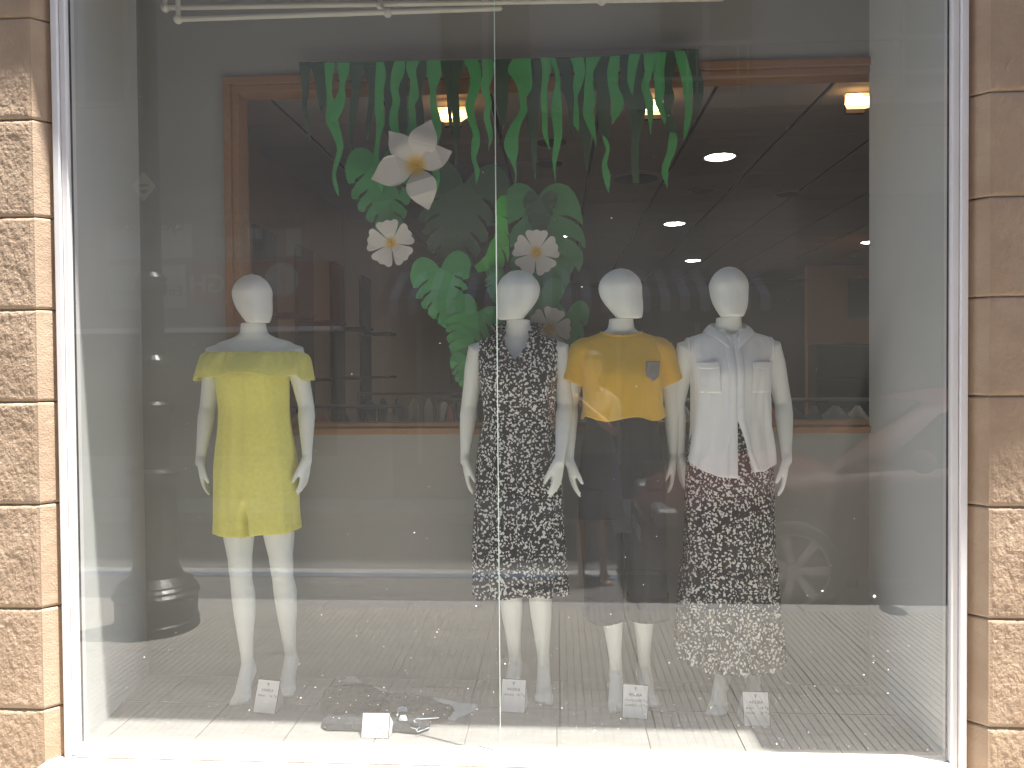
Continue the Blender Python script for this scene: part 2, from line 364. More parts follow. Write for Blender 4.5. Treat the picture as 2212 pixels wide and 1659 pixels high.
# plain masonry beyond the frame and above the window
box('side_wall', -12, XL - CH - .31, YF, .40, -.1, 9, M['stone'], fac)
box('side_wall', XR + CH + .31, 12, YF, .40, -.1, 9, M['stone'], fac)
box('upper_wall', XL - CH - .31, XR + CH + .31, YF + .004, .30, 3.302, 9, M['stone'], fac)
box('shadow_overhang', -6, 1.9, -.265, YF - .001, 4.5, 4.75, M['sill'], fac)  # unseen overhang, added to shade the upper window and left pier
box('shadow_overhang', 1.901, 6, -.427, YF - .001, 4.5, 4.75, M['sill'], fac)  # deeper unseen part, shaped to drop the shadow edge on the right pier
box('window_sill', XL - CH, XR + CH, -.16, .02, -.02, .058, M['sill'], fac, bev=.006)
# ------------------------------------------------------------------ shop window: frame, panes, joint
win = thing('shop_window', 'large shop window of two panes in a white painted metal frame', 'window', (0, 0, 0))
IL, IR = (P(137, 0, 0).x + P(177, 1600, 0).x) / 2, (P(2062, 0, 0).x + P(2044, 1600, 0).x) / 2
ZB, ZT = .103, 3.22
def fbar(x0, x1, y0, y1, z0, z1): return box('frame', x0, x1, y0, y1, z0, z1, M['white'], win, bev=.0025)
fbar(XL + .001, XL + .026, -.018, .05, .060, ZT + .08); fbar(XL + .0275, IL, -.008, .05, .060, ZT + .08)
fbar(IR, XR - .0275, -.008, .05, .060, ZT + .08); fbar(XR - .026, XR - .001, -.018, .05, .060, ZT + .08)
fbar(IL + .0005, IR - .0005, -.020, .05, .060, .0815); fbar(IL + .0005, IR - .0005, -.010, .05, .0825, ZB)
fbar(IL + .0005, IR - .0005, -.016, .05, ZT, ZT + .08)
XM = (P(1070, 0, 0).x + P(1078, 1620, 0).x) / 2
for a, b in ((IL + .001, XM - .0015), (XM + .0015, IR - .001)):
    box('glass_pane', a, b, .004, .012, ZB + .001, ZT - .001, M['glass'], win)
box('joint_strip', XM - .0013, XM + .0013, .0035, .0125, ZB + .001, ZT - .001, M['gledge'], win)
for a, b in ((IL, IL + .004), (IR - .004, IR)): box('seal', a + .0002, b, .0135, .02, ZB + .001, ZT - .002, M['seal'], win)
# dried specks of paint and dust stuck on the outside of the glass
bm = bmesh.new()
def speck(x, z, r):
    n = 5; r *= random.choice((.6, .8, 1, 1.2, 1.5)); c = bm.verts.new((x, .0039 - r * .9, z + r * .2)); ring = []
    a0 = random.random() * 6; el = random.uniform(.35, 1)
    for k in range(n):
        a = a0 + 2 * PI * k / n; q = r * random.uniform(.6, 1.2)
        ring.append(bm.verts.new((x + q * math.cos(a), .0039, z + q * el * math.sin(a))))
    for k in range(n): bm.faces.new((c, ring[k], ring[(k + 1) % n]))
for i in range(640):
    if random.random() < .55: x, z = random.gauss(-.55 if random.random() < .55 else .75, .45), abs(random.gauss(0, .26)) + .14
    else: x, z = random.uniform(IL, IR), .14 + 2.4 * random.random() ** 2.6
    if not IL + .02 < x < IR - .02 or z > 2.9: continue
    speck(x, z, random.choice((.0008, .001, .0012, .0015, .0019)))
for px, py, r in ((1890, 1289, .006), (1777, 1277, .004), (1284, 1580, .005), (1744, 1287, .003), (922, 1163, .003), (895, 1151, .003), (1257, 620, .002), (333, 1605, .002), (1545, 1210, .003)):
    q = P(px, py, .003); speck(q.x, q.z, r)
bmobj('dust_speck', bm, M['speck'], kind='stuff', label='white dried paint specks scattered over the lower window glass')
# ================================================================== DISPLAY BAY
FZ = .09
YB = .68
CLx, CRx = (P(293, 0, YB).x + P(320, 1480, YB).x) / 2, (P(1889, 0, YB).x + P(1866, 1440, YB).x) / 2
def slab(name, pts, z0, z1, m, **k):
    n = len(pts); v = [(x, y, z0) for x, y in pts] + [(x, y, z1) for x, y in pts]
    f = [tuple(range(n))[::-1], tuple(range(n, 2 * n))] + [(i, (i + 1) % n, (i + 1) % n + n, i + n) for i in range(n)]
    return mk(name, v, f, m, **k)
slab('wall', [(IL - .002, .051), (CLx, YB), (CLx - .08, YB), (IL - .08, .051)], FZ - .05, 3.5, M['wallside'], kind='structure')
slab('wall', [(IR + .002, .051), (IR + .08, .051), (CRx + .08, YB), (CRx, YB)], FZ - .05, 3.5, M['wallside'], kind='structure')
box('display_ceiling', -2.2, 1.75, .051, YB, 3.45, 3.52, M['wallside'], kind='structure')
fl = box('display_floor', -2.05, 1.6, .051, YB + .10, .02, FZ - .006, M['grout'], kind='structure')
bm = bmesh.new(); abox(bm, 0, .344, 0, .344, -.008, 0, .001); fm = bpy.data.meshes.new('floor_tile'); bm.to_mesh(fm); bm.free(); fm.materials.append(M['floor'])
for i in range(-6, 5):
    for j in range(2):
        piece('floor_tile', fm, fl, (i * .3475 - .01 + .03 * j, .052 + j * .3475, FZ - .0005 + random.uniform(-.0005, .0005)))
# back wall with its wide wooden-framed opening into the shop
oL = P(487, 400, YB).x; zt = P(1100, 150, YB).z; zb = P(1200, 937, YB).z
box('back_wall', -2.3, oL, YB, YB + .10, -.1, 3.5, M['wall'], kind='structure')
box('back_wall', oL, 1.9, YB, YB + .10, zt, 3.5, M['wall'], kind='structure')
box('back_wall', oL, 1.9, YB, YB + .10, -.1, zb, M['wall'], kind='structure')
of = thing('wooden_opening_frame', 'varnished brown wooden frame round the opening behind the mannequins', 'window frame', (0, 0, 0))
FW = .068
def fr(x0, x1, z0, z1, d): box('frame_rail', x0, x1, YB - d, YB + .10, z0, z1, M['wood'], of, bev=.002)
fr(oL, 1.60, zt - FW * .5, zt, .018); fr(oL + .034, 1.60, zt - FW, zt - FW * .5 - .001, .006)
fr(oL, oL + .034, zb, zt - FW * .5 - .001, .018); fr(oL + .035, oL + FW, zb + .03, zt - FW - .001, .006)
fr(oL + .035, 1.60, zb, zb + .029, .018); fr(oL + FW + .001, 1.60, zb + .030, zb + .052, .004)
# rails under the bay's ceiling
rl = thing('ceiling_rail', 'cream enamelled double pipe rail across the top of the window display', 'rail', (0, 0, 0))
def rod(p, q, r=.010):
    bm = bmesh.new(); tubem(bm, [(p, r), (q, r)], 12); return bmobj('pipe', bm, M['pipe'], rl, True)
a1, b1 = P(357, 17, .34), P(1560, -3, .34); a2, b2 = P(385, 42, .25), P(1080, 18, .25)
rod(a1, b1); rod(a2, b2)
for q, s in ((a1, .34), (a2, .25)):
    rod(q, Vector((q.x, q.y, 3.45)), .009)
for px, py, yy in ((357, 17, .34), (385, 42, .25), (822, 12, .34), (838, 28, .25), (1300, 2, .34)):
    bm = bmesh.new(); bmesh.ops.create_uvsphere(bm, u_segments=14, v_segments=10, radius=.018, matrix=Matrix.Translation(P(px, py, yy))); bmobj('pipe_joint', bm, M['pipe'], rl, True)
q = P(822, 12, .34); rod(q, Vector((q.x, q.y, 3.45)), .009); q2 = P(838, 28, .25); rod(q, q2, .008)
q = P(1300, 2, .34); rod(q, Vector((q.x, q.y, 3.45)), .009)
# ================================================================== SHOP INTERIOR
SC = 2.98
box('shop_floor', -2.2, 5.2, .80, 11.5, -.05, .0, M['shopfloor'], kind='structure')
cl = box('shop_ceiling', -2.2, 5.2, .80, 11.5, SC + .012, SC + .06, M['shopgap'], kind='structure')
bm = bmesh.new(); abox(bm, .012, .588, .004, .476, 0, .010); cm_ = bpy.data.meshes.new('ceiling_panel'); bm.to_mesh(cm_); bm.free(); cm_.materials.append(M['shopceil'])
for i in range(-1, 11):
    for j in range(7 if i < 99 else 0): piece('ceiling_panel', cm_, cl, (-1.55 + .6 * i, .82 + .48 * j, SC))
for i in range(-1, 11):
    for j in range(7, 20): piece('ceiling_panel', cm_, cl, (-1.55 + .6 * i, .82 + .48 * j, SC))
slw = box('shop_wall', -2.12, -1.99, .79, 11.5, 0, SC + .01, M['shopwall'], kind='structure')
box('shop_wall', 5.2, 5.3, .79, 11.5, 0, SC + .01, M['farwall'], kind='structure')
box('shop_wall', -2.1, 5.2, 11.4, 11.5, 0, SC + .01, M['farwall'], kind='structure')
box('shop_wall', 2.9, 3.72, 6.3, 6.4, 0, 2.67, M['orange'], kind='structure')
box('shop_wall', 3.725, 5.19, 6.32, 6.4, 0, 2.67, M['orange'], kind='structure')
# wall fittings on the left: dark boards with rails and shelves
for k, (y0, cols) in enumerate(((2.15, 'nearest'), (2.95, 'second'), (3.85, 'third'), (4.85, 'farthest'))):
    t = thing('wall_fitting', {'nearest': 'dark brown board fitting nearest the window on the beige shop wall', 'second': 'dark brown board fitting second along the beige shop wall',
              'third': 'dark brown board fitting third along the beige shop wall', 'farthest': 'dark brown board fitting farthest along the beige shop wall'}[cols], 'wall fitting', (-1.985, y0, 0), 0, 'board fittings on the shop wall')
    box('board', 0, .03, 0, .36, .0, 2.46, M['shopdark'], t); box('shelf', .031, .30, .02, .34, 1.86, 1.885, M['shopdark'], t)
    box('shelf', .031, .30, .02, .34, 1.42, 1.445, M['shopdark'], t)
cols = [(.55, .5, .42), (.12, .1, .1), (.5, .12, .1), (.2, .25, .35), (.62, .6, .55), (.3, .3, .28), (.08, .09, .12), (.5, .35, .2), (.7, .68, .62)]
cname = ['sand', 'charcoal', 'red', 'slate blue', 'cream', 'olive grey', 'midnight blue', 'tan', 'off white']
gm_ = [mat('hung_cloth', c, .9, var=.2, vscale=20) for c in cols]
def hung_garment_mesh():
    bm = bmesh.new()
    rows = [(0, .03, .012), (-.03, .10, .018), (-.07, .21, .026), (-.2, .20, .03), (-.45, .205, .034), (-.70, .215, .03)]
    rings = []
    for z, hx, hy in rows:
        rings.append([bm.verts.new((hy * math.cos(a), hx * math.sin(a), z)) for a in [2 * PI * k / 12 for k in range(12)]])
    for a, b in zip(rings, rings[1:]):
        for k in range(12): bm.faces.new((a[k], b[k], b[(k + 1) % 12], a[(k + 1) % 12]))
    bm.faces.new(rings[0]); bm.faces.new(rings[-1][::-1])
    me = bpy.data.meshes.new('garment'); bm.to_mesh(me); bm.free(); me.polygons.foreach_set('use_smooth', [True] * len(me.polygons)); return me
gmesh = []
for c in gm_:
    g_ = hung_garment_mesh(); g_.materials.append(c); gmesh.append(g_)
for ri, (rx, ry, n, lab) in enumerate(((-1.45, 1.45, 12, 'chrome clothes rack nearest the window opening in the dark shop'), (-.2, 2.3, 12, 'chrome clothes rack in the middle of the dark shop'),
                                (1.3, 2.0, 12, 'chrome clothes rack on the right side of the dark shop'), (-1.1, 3.7, 10, 'chrome clothes rack far back beside the beige wall'))):
    t = thing('clothes_rack', lab, 'clothes rack', (rx, ry, 0), 0, 'clothes racks in the shop')
    bm = bmesh.new(); tubem(bm, [((-.6, 0, 1.30), .012), ((.6, 0, 1.30), .012)], 8); bmobj('rail', bm, M['alloy'], t, True)
    for sx in (-.6, .6):
        bm = bmesh.new(); tubem(bm, [((sx, 0, 0.02), .012), ((sx, 0, 1.30), .012)], 8); tubem(bm, [((sx, -.25, 0.02), .012), ((sx, .25, .02), .012)], 8); bmobj('leg', bm, M['alloy'], t, True)
    for i in range(9):
        k = (i * 4 + ri * 2) % 9
        o = piece('garment', gmesh[k], None, (rx - .52 + i * 1.04 / 8, ry, 1.262), (0, 0, random.uniform(-.12, .12)))
        o['category'] = 'garment'; o['group'] = 'clothes hanging on the shop racks'; o['label'] = cname[k] + ' garment hanging on the ' + ('nearest left', 'middle', 'right hand', 'far back left')[ri] + ' rack in the shop'
# shelves at right
t = thing('shelf_unit', 'dark shelving unit against the orange wall at the right', 'shelf', (2.9, 6.0, 0))
box('back_board', 0, 2.2, .26, .28, 0, 1.75, M['shopdark'], t)
for z in (.3, .65, 1.0, 1.35, 1.73): box('shelf', 0, 2.2, -.02, .255, z, z + .025, M['shopdark'], t)
for x in (0, .72, 1.45, 2.17): box('upright', x, x + .025, -.019, .254, .0, 1.729, M['shopdark'], t)
p_ = P(1860, 640, 6.30); ps = thing('wall_poster', 'small grey poster hanging on the orange shop wall', 'poster', (p_.x + .05, 6.28, p_.z))
box('sheet', -.2, .25, 0, .01, -.24, .2, M['signg'], ps)
# lamps in the shop ceiling
def ceil_pt(px, py): return P(px, py, Z=SC)
ring_me = None
def downlight(px, py, lit, lab, r=.105):
    c = ceil_pt(px, py); t = thing('ceiling_downlight', lab, 'ceiling lamp', (c.x, c.y, SC), 0, 'round downlights in the shop ceiling')
    bm = bmesh.new(); lathe(bm, [(r * 1.12, -.002), (r * 1.15, -.008), (r * 1.02, -.012), (r * .98, -.003)], 28); bmobj('ring', bm, M['lampring'], t, True)
    bm = bmesh.new(); lathe(bm, [(r * .97, -.0035), (r * .9, -.009)], 28); bmobj('diffuser', bm, M['lampw'] if lit else M['lampoff'], t, False)
for a in ((1555, 337, 1, 'lit round downlight nearest the window on the right of the shop ceiling'), (1457, 482, 1, 'lit round downlight above the third mannequin in the shop ceiling'),
          (1880, 522, 1, 'lit round downlight at the right edge beside the display wall'), (1497, 562, 1, 'lit round downlight farthest back just above the mannequin heads'), (1213, 507, 1, 'small lit downlight seen through the big leaf slit'),
          (1190, 306, 0, 'unlit round downlight behind the hanging vines, nearest of the dark ones'), (1185, 352, 0, 'unlit round downlight below another dark one between the vines'),
          (1520, 410, 0, 'unlit round downlight under the bright one on the right'), (1700, 418, 0, 'unlit round downlight farthest right in the shop ceiling')): downlight(*a)
c = ceil_pt(1375, 383); t = thing('ceiling_vent', 'dark round air vent in the shop ceiling behind the vines', 'vent', (c.x, c.y, SC))
bm = bmesh.new(); lathe(bm, [(.22, -.001), (.22, -.012), (.17, -.014)], 28); bmobj('rim', bm, M['lampring'], t); bm = bmesh.new(); lathe(bm, [(.165, -.015), (.05, -.02)], 28); bmobj('grille', bm, M['lampoff'], t)
for px, py, lab in ((975, 259, 'lit halogen floodlight behind the vines above the big flower'), (1412, 243, 'lit halogen floodlight half hidden by vines at the right'), (1859, 230, 'lit halogen floodlight shining orange beside the right display wall')):
    c = P(px, py, Z=SC - .10); t = thing('halogen_floodlight', lab, 'floodlight', (c.x, c.y, SC), 0, 'halogen floodlights in the shop ceiling')
    W_, H_ = .080, .04
    v = [(-W_, 0, -.045), (W_, 0, -.045), (W_ * 1.15, -.03, -.100), (-W_ * 1.15, -.03, -.100), (-W_ * .6, .07, -.06), (W_ * .6, .07, -.06), (W_ * .6, .06, -.092), (-W_ * .6, .06, -.092)]
    mk('reflector', v, [(4, 5, 6, 7), (0, 1, 5, 4), (1, 2, 6, 5), (3, 7, 6, 2), (0, 4, 7, 3)], M['lampy'], t)
    box('housing', -W_ * .62, W_ * .62, .071, .10, -.11, -.05, M['shopdark'], t); box('bracket', -.012, .012, .075, .095, -.049, -.001, M['shopdark'], t)
    box('visor', -W_ * 1.1, W_ * 1.1, -.04, .0, -.043, -.038, M['lampring'], t)
    bm = bmesh.new(); tubem(bm, [((-.035, .035, -.070), .007), ((.02, .035, -.070), .007)], 10); bmobj('bulb', bm, M['lampb'], t, True)
# ================================================================== PAPER JUNGLE
def zc1(x, y): return 630 + .2247 * x, 88 + .2247 * y
def zc2(x, y): return 1057 + .2247 * x, 88 + .2247 * y
gar = thing('vine_garland', 'cut paper vine garland in two greens hung across the top of the display', 'garland', (0, 0, 0))
YG = .60
def strip_pts(lst, cv, y):
    L = [(*cv(a, b), c * .2247) for a, b, c in lst]
    L = dense(L, 5); lf, rt = [], []
    for px, py, wd in L:
        p = P(px, py, y); hw = max(.0008, wd / 2 * (p.y - CAMY) / FPX * 1.12); lf.append((p.x - hw, p.z)); rt.append((p.x + hw, p.z))
    return lf, rt
nv = 0
def vine(lst, cv, m, y):
    global nv
    nv += 1
    lf, rt = strip_pts(lst, cv, y); sd = random.uniform(0, 20); n = len(lf); v = []; f = []
    top = lf[0][1]
    for i in range(n):
        wv = .012 * math.sin((top - lf[i][1]) * 7 + sd) * min(1, (top - lf[i][1]) * 3)
        for (x, z), dy in ((lf[i], .004 * math.sin(sd + i * .3)), (rt[i], -.004 * math.sin(sd + i * .3))): v += [(x, y + wv + dy, z), (x, y + wv + dy + .0012, z)]
    for i in range(n - 1):
        a = 4 * i; b = a + 4
        f += [(a, a + 2, b + 2, b), (a + 1, b + 1, b + 3, a + 3), (a, b, b + 1, a + 1), (a + 2, a + 3, b + 3, b + 2)]
    f += [(0, 1, 3, 2), (4 * n - 4, 4 * n - 2, 4 * n - 1, 4 * n - 3)]
    mk('vine_strand', v, f, m, gar)
L1 = [[(365,210,90),(360,450,50),(375,600,70),(385,760,105),(430,900,80),(460,1020,56),(430,1150,52),(400,1280,36),(420,1400,34),(445,1490,2)],
 [(495,210,110),(500,300,92),(490,430,50),(470,560,100),(440,680,90),(400,780,50)],
 [(850,205,64),(855,330,96),(840,480,76),(840,650,76),(850,780,72),(830,920,50),(815,1080,44),(820,1200,56),(845,1330,72),(870,1430,36),(875,1500,2)],
 [(1040,195,90),(1020,320,110),(990,460,70),(1010,580,70),(985,700,70),(985,820,76),(1010,930,52),(990,1045,2)],
 [(1165,195,120),(1150,290,80),(1175,400,60),(1175,540,84),(1145,640,64),(1165,760,56),(1155,880,76),(1128,1010,6)],
 [(1360,190,120),(1370,330,120),(1360,470,54),(1365,620,60),(1390,740,76),(1400,870,76),(1365,1000,84),(1345,1120,84),(1380,1240,72),(1400,1350,40),(1382,1470,2)],
 [(1720,180,124),(1770,330,100),(1750,480,90),(1710,620,76),(1730,760,64),(1770,880,60),(1765,1000,76),(1750,1130,40),(1785,1250,44),(1772,1390,2)],
 [(1880,175,100),(1885,330,96),(1860,460,76),(1895,600,50),(1875,720,54),(1900,850,50),(1912,930,36),(1888,1055,2)]]
L2 = [[(310,170,160),(285,280,190),(310,400,110),(322,550,56),(325,680,70),(260,800,90),(215,950,112),(215,1050,118),(235,1180,44),(255,1280,16),(252,1430,3)],
 [(335,175,100),(370,330,70),(370,450,66),(345,560,3)],
 [(560,165,120),(550,300,70),(530,450,56),(525,600,56),(535,750,50),(540,900,44),(582,1045,2)],
 [(600,165,60),(635,260,44),(660,380,40),(650,500,64),(645,650,94),(655,800,80),(660,930,66),(640,1060,56),(625,1180,32),(632,1290,16),(642,1370,3)],
 [(840,160,110),(870,300,90),(845,430,76),(832,540,30),(835,680,44),(835,800,48),(858,885,2)],
 [(1000,155,130),(965,300,66),(958,420,76),(965,560,100),(952,700,90),(985,830,60),(1010,930,32),(1025,1025,2)],
 [(1210,145,84),(1190,280,96),(1190,420,84),(1230,560,110),(1225,680,80),(1180,805,2)],
 [(1400,125,96),(1375,250,80),(1362,400,56),(1378,530,5)],
 [(1545,115,120),(1535,280,70),(1500,430,66),(1535,560,76),(1550,700,50),(1552,890,2)],
 [(1640,110,110),(1630,280,90),(1640,450,84),(1635,600,66),(1680,720,40),(1690,800,4)],
 [(1825,95,90),(1870,250,90),(1905,400,86),(1912,560,66),(1920,680,60),(1900,830,44),(1880,950,2)],
 [(1760,880,50),(1765,960,76),(1745,1080,70),(1695,1200,60),(1690,1300,50),(1712,1420,2)],
 [(1090,910,6),(1115,960,36),(1138,1050,34),(1108,1180,44),(1130,1300,64),(1147,1460,2)]]
D1 = [[(130,205,90),(130,350,60),(135,500,44),(125,650,40),(160,800,30),(180,980,3)], [(250,205,140),(270,350,80),(290,500,76),(285,685,3)],
 [(620,210,140),(620,400,80),(605,560,56),(580,750,44),(572,950,26),(570,1100,3)], [(760,210,130),(785,400,84),(785,550,66),(755,700,40),(735,960,20)],
 [(940,205,130),(915,400,80),(945,600,76),(955,850,76),(975,1000,20)], [(1260,190,90),(1235,350,70),(1210,500,60),(1230,700,56),(1222,880,60),(1205,1060,3)],
 [(1090,200,70),(1080,400,56),(1060,700,76),(1080,900,96),(1098,1050,76),(1050,1250,70),(1032,1400,44),(1035,1470,6)], [(1470,190,100),(1490,330,50),(1505,500,26),(1520,700,30),(1540,900,16)],
 [(1590,190,100),(1575,340,76),(1560,500,66),(1585,800,50),(1580,1200,10)]]
D2 = [[(140,180,140),(125,350,100),(120,600,80),(135,850,10)], [(450,170,90),(470,330,90),(430,500,90),(410,700,86),(430,1000,50),(440,1330,8)],
 [(710,165,150),(740,300,90),(750,450,86),(790,600,66),(790,900,20)], [(910,165,80),(920,290,40),(880,500,96),(900,700,96),(940,1000,56),(940,1250,10)],
 [(1110,150,150),(1080,330,116),(1100,500,96),(1095,750,84),(1125,930,46)], [(1300,140,110),(1305,300,56),(1290,500,96),(1385,700,60),(1440,850,30),(1420,1000,5)],
 [(1465,128,50),(1420,260,76),(1440,450,110),(1440,600,116),(1410,900,60),(1400,1100,56),(1410,1370,46)], [(1725,100,130),(1730,280,80),(1700,420,76),(1725,560,76),(1700,700,70),(1750,840,80),(1790,960,6)],
 [(1930,82,120),(1945,250,110),(2000,400,80),(2005,550,66),(1990,680,40),(1975,770,3)]]
D1 = [[(a, b, c * 1.2) for a, b, c in l] for l in D1]; D2 = [[(a, b, c * 1.2) for a, b, c in l] for l in D2]
for l in D1: vine(l, zc1, M['gd'], YG + .012)
for l in D2: vine(l, zc2, M['gd'], YG + .012)
for l in L1: vine(l, zc1, M['gl'], YG - .01)
for l in L2: vine(l, zc2, M['gl'], YG - .01)
q0, q1, qm, qn = P(650, 134, YG), P(1503, 105, YG), P(1060, 128, YG), P(1320, 119, YG)
pts = [(q0.x, q0.z), (qm.x, qm.z), (qn.x, qn.z), (q1.x, q1.z)]
prism('garland_band', pts + [(x, z - .010) for x, z in reversed(pts)], YG + .006, YG + .010, M['gd'], gar)

def place_prism(name, pts_px, y, m, thick=.0014, lab=None, cat='paper leaf', group='cut paper leaves', bow=.02, parent=None, org=None):
    W = [P(a, b, y) for a, b in pts_px]
    cx = sum(p.x for p in W) / len(W); cz = sum(p.z for p in W) / len(W)
    if org: o_ = P(*org, y); cx, cz = o_.x, o_.z
    pts = [(p.x - cx, p.z - cz) for p in W]; rad = max(math.hypot(*p) for p in pts)
    o = prism(name, pts, -thick / 2, thick / 2, m, parent, bend=lambda x, z: bow * ((x / rad) ** 2 + .4 * (z / rad) ** 2) + .004 * math.sin(9 * z / rad))
    o.location = (cx, y, cz)
    if lab: o['label'] = lab; o['category'] = cat; o['group'] = group
    return o
def monstera(base, tip, wid, nslit=4, depth=.55, flip=1, seed=0, curve=.12):
    """outline in photograph pixels: notched heart at base, point at tip, curved slits cut in from both sides"""
    rnd = random.Random(seed); bx, by = base; ax = Vector((tip[0] - bx, tip[1] - by)); L = ax.length; ax.normalize(); nx = Vector((-ax.y, ax.x))
    def half(t): return .5 * (1 - max(0, t) ** 2.1) ** .8
    def side():
        out = [(.05, .012), (-.02, .05), (-.08, .10), (-.13, .17), (-.165, .25), (-.165, .33), (-.13, .40), (-.07, .455), (.02, .49)]
        e0 = .04; cuts = [(.20 + .66 * (k + .5) / nslit + rnd.uniform(-.025, .025)) for k in range(nslit)]
        for q in cuts + [None]:
            e1 = q if q else 1.0
            for u in (.0, .2, .4, .6, .8, 1.0):       # the lobe's own rounded rim
                t = e0 + (e1 - e0) * u
                if not q and u == 1.0: break
                out.append((t - (.030 * u if q else 0), half(t) * (1 - (.10 * (1 - u) ** 2 if e0 > .05 else 0) - .03 * u ** 4)))
            if q:
                h = half(q); i_ = h * (1 - depth * rnd.uniform(.85, 1.1)); w_ = .046
                out += [(q - .020, h * .80), (q - .070, h * .5 + i_ * .5), (q - .12, i_), (q - .095, i_ * 1.03), (q - .020, h * .5 + i_ * .5), (q + w_ * .7, h * .82), (q + w_ + .012, half(q + w_) * .93)]
                e0 = q + w_ + .02
        return out
    R_ = [(t, h) for t, h in side()]; Lh = [(t, -h) for t, h in side()][::-1]; allp = R_ + [(1.02, 0)] + Lh
    res = []
    for t, h in allp:
        c = curve * math.sin(PI * max(0, min(1, t))) * flip
        q = Vector((bx, by)) + ax * (t * L) + nx * (h * wid + c * wid * .5); res.append((q.x, q.y))
    return res
def leaf(base, tip, wid, y, m, lab, **k): return place_prism('monstera_leaf', monstera(base, tip, wid, **k), y, m, lab=lab)
leaf((822, 340), (852, 520), 158, .63, M['gm'], 'large green paper leaf under the big white flower, top left of the cluster', seed=1, nslit=4)
leaf((1005, 385), (985, 612), 196, .655, M['gd'], 'very large dark green paper leaf in the middle of the cluster, left of the joint', seed=2, nslit=4, depth=.5)
z4 = lambda x, y: (1016.5 + .1634 * x, 379.5 + .1634 * y)
place_prism('monstera_leaf', [z4(*q) for q in [(345,330),(370,285),(400,258),(465,250),(475,420),(487,560),(410,535),(488,577),(495,700),(505,800),(437,737),(500,815),(508,930),(515,1020),(505,1100),(480,1165),(478,1090),(450,1020),(400,940),(440,1040),(455,1100),(450,1170),(415,1215),(250,1250),(100,1280),(40,1190),(120,1130),(200,1050),(235,960),(255,890),(310,820),(330,760),(340,500)]],
            .645, M['gb'], lab='bright green curved paper leaf beside the glass joint')
place_prism('monstera_leaf', [z4(*q) for q in [(880,260),(835,190),(750,115),(650,80),(560,100),(490,170),(465,260),(480,450),(500,640),(560,605),(640,565),(720,520),(650,590),(560,680),(510,800),(520,960),(620,860),(720,770),(640,880),(560,1000),(520,1120),(530,1220),(560,1280),(700,1180),(900,1100),(1160,1010),(1250,1060),(1330,1120),(1400,1210),(1430,1280),(1480,1170),(1492,1080),(1480,1000),(1400,900),(1300,840),(1230,800),(1320,810),(1430,870),(1515,970),(1518,880),(1500,780),(1450,670),(1340,585),(1150,515),(1300,525),(1400,575),(1485,650),(1475,520),(1440,370),(1380,230),(1290,130),(1180,90),(1060,110),(980,170),(905,255)]],
            .635, M['gf'], lab='broad two lobed green paper leaf behind the middle hibiscus flower')
leaf((1168, 425), (1170, 508), 74, .622, M['gd'], 'small dark green paper leaf lying over the broad two lobed leaf', seed=4, nslit=3, depth=.4)
leaf((951, 572), (978, 716), 134, .60, M['gm'], 'green heart shaped paper leaf in the middle left, lobes towards the small hibiscus', seed=5, nslit=4)
leaf((1035, 668), (985, 782), 116, .585, M['gm'], 'green paper leaf below the heart shaped one, slits on its left edge', seed=6, nslit=4, depth=.5)
leaf((1010, 770), (1022, 856), 78, .575, M['gm'], 'lowest small green paper leaf of the cluster beside the dress shoulder', seed=7, nslit=4, depth=.5)
leaf((1090, 590), (1070, 655), 76, .612, M['gf'], 'small green fringed paper leaf left of the head of the print dress mannequin', seed=8, nslit=4, depth=.45)
leaf((1195, 560), (1200, 655), 100, .65, M['gf'], 'green paper leaf under the middle hibiscus flower', seed=9, nslit=2, depth=.3)
leaf((1170, 620), (1185, 720), 96, .61, M['gf'], 'green paper leaf right behind the head of the print dress mannequin', seed=10, nslit=2, depth=.3)
leaf((1225, 670), (1228, 795), 100, .64, M['gm'], 'green paper leaf above the shoulder of the mustard shirt, behind the lowest hibiscus', seed=11, nslit=3, depth=.35)
leaf((1060, 560), (1085, 600), 60, .66, M['gf'], 'small green paper leaf peeking out under the bright curved leaf', seed=12, nslit=2, depth=.3)
# flowers: separate bent paper petals
def flower(c, petals, y, lab, kind):
    cw = P(*c, y); t = thing('paper_flower', lab, 'paper flower', (cw.x, y, cw.z), 0, 'white cut paper flowers')
    for i, (tx, ty, wd, shape) in enumerate(petals):
        tp = P(tx, ty, y); d = Vector((tp.x - cw.x, tp.z - cw.z)); L = d.length; d.normalize(); n = Vector((-d.y, d.x)); wv = wd * (y - CAMY) / FPX / 2
        if shape == 'point': prof = [(0, .04), (.12, .35), (.3, .8), (.45, 1), (.6, .96), (.75, .7), (.88, .34), (1, .02)]
        else: prof = [(0, .05), (.2, .30), (.45, .62), (.7, .92), (.84, 1), (.95, .86), (.975, .6), (.94, .35), (1.0, .12)]
        prof = dense(prof, 3)
        out = [(d * (u * L) + n * (h * wv)) for u, h in prof] + [(d * (u * L) - n * (h * wv)) for u, h in reversed(prof)]
        pts = [(q.x, q.y) for q in out]
        o = prism('petal', pts, -.0007 - .0012 * i, .0005 - .0012 * i, M['petal' if kind == 'big' else 'petal2'], t,
                  bend=lambda x, z: -.9 * ((x * n.x + z * n.y) ** 2) / max(wv, .01) * (.5 if kind == 'big' else .12) - .35 * math.hypot(x, z) ** 1.0 * (.3))
    bm = bmesh.new(); bmesh.ops.create_uvsphere(bm, u_segments=10, v_segments=6, radius=.006, matrix=Matrix.Translation((0, -.006, 0))); bmobj('flower_centre', bm, M['mustard'], t, True)
flower((900, 360), [(842, 286, 52, 'point'), (933, 262, 62, 'point'), (978, 330, 56, 'point'), (928, 456, 66, 'point'), (805, 390, 66, 'point')], .57, 'large pointed white paper flower with yellow throat under the vines', 'big')
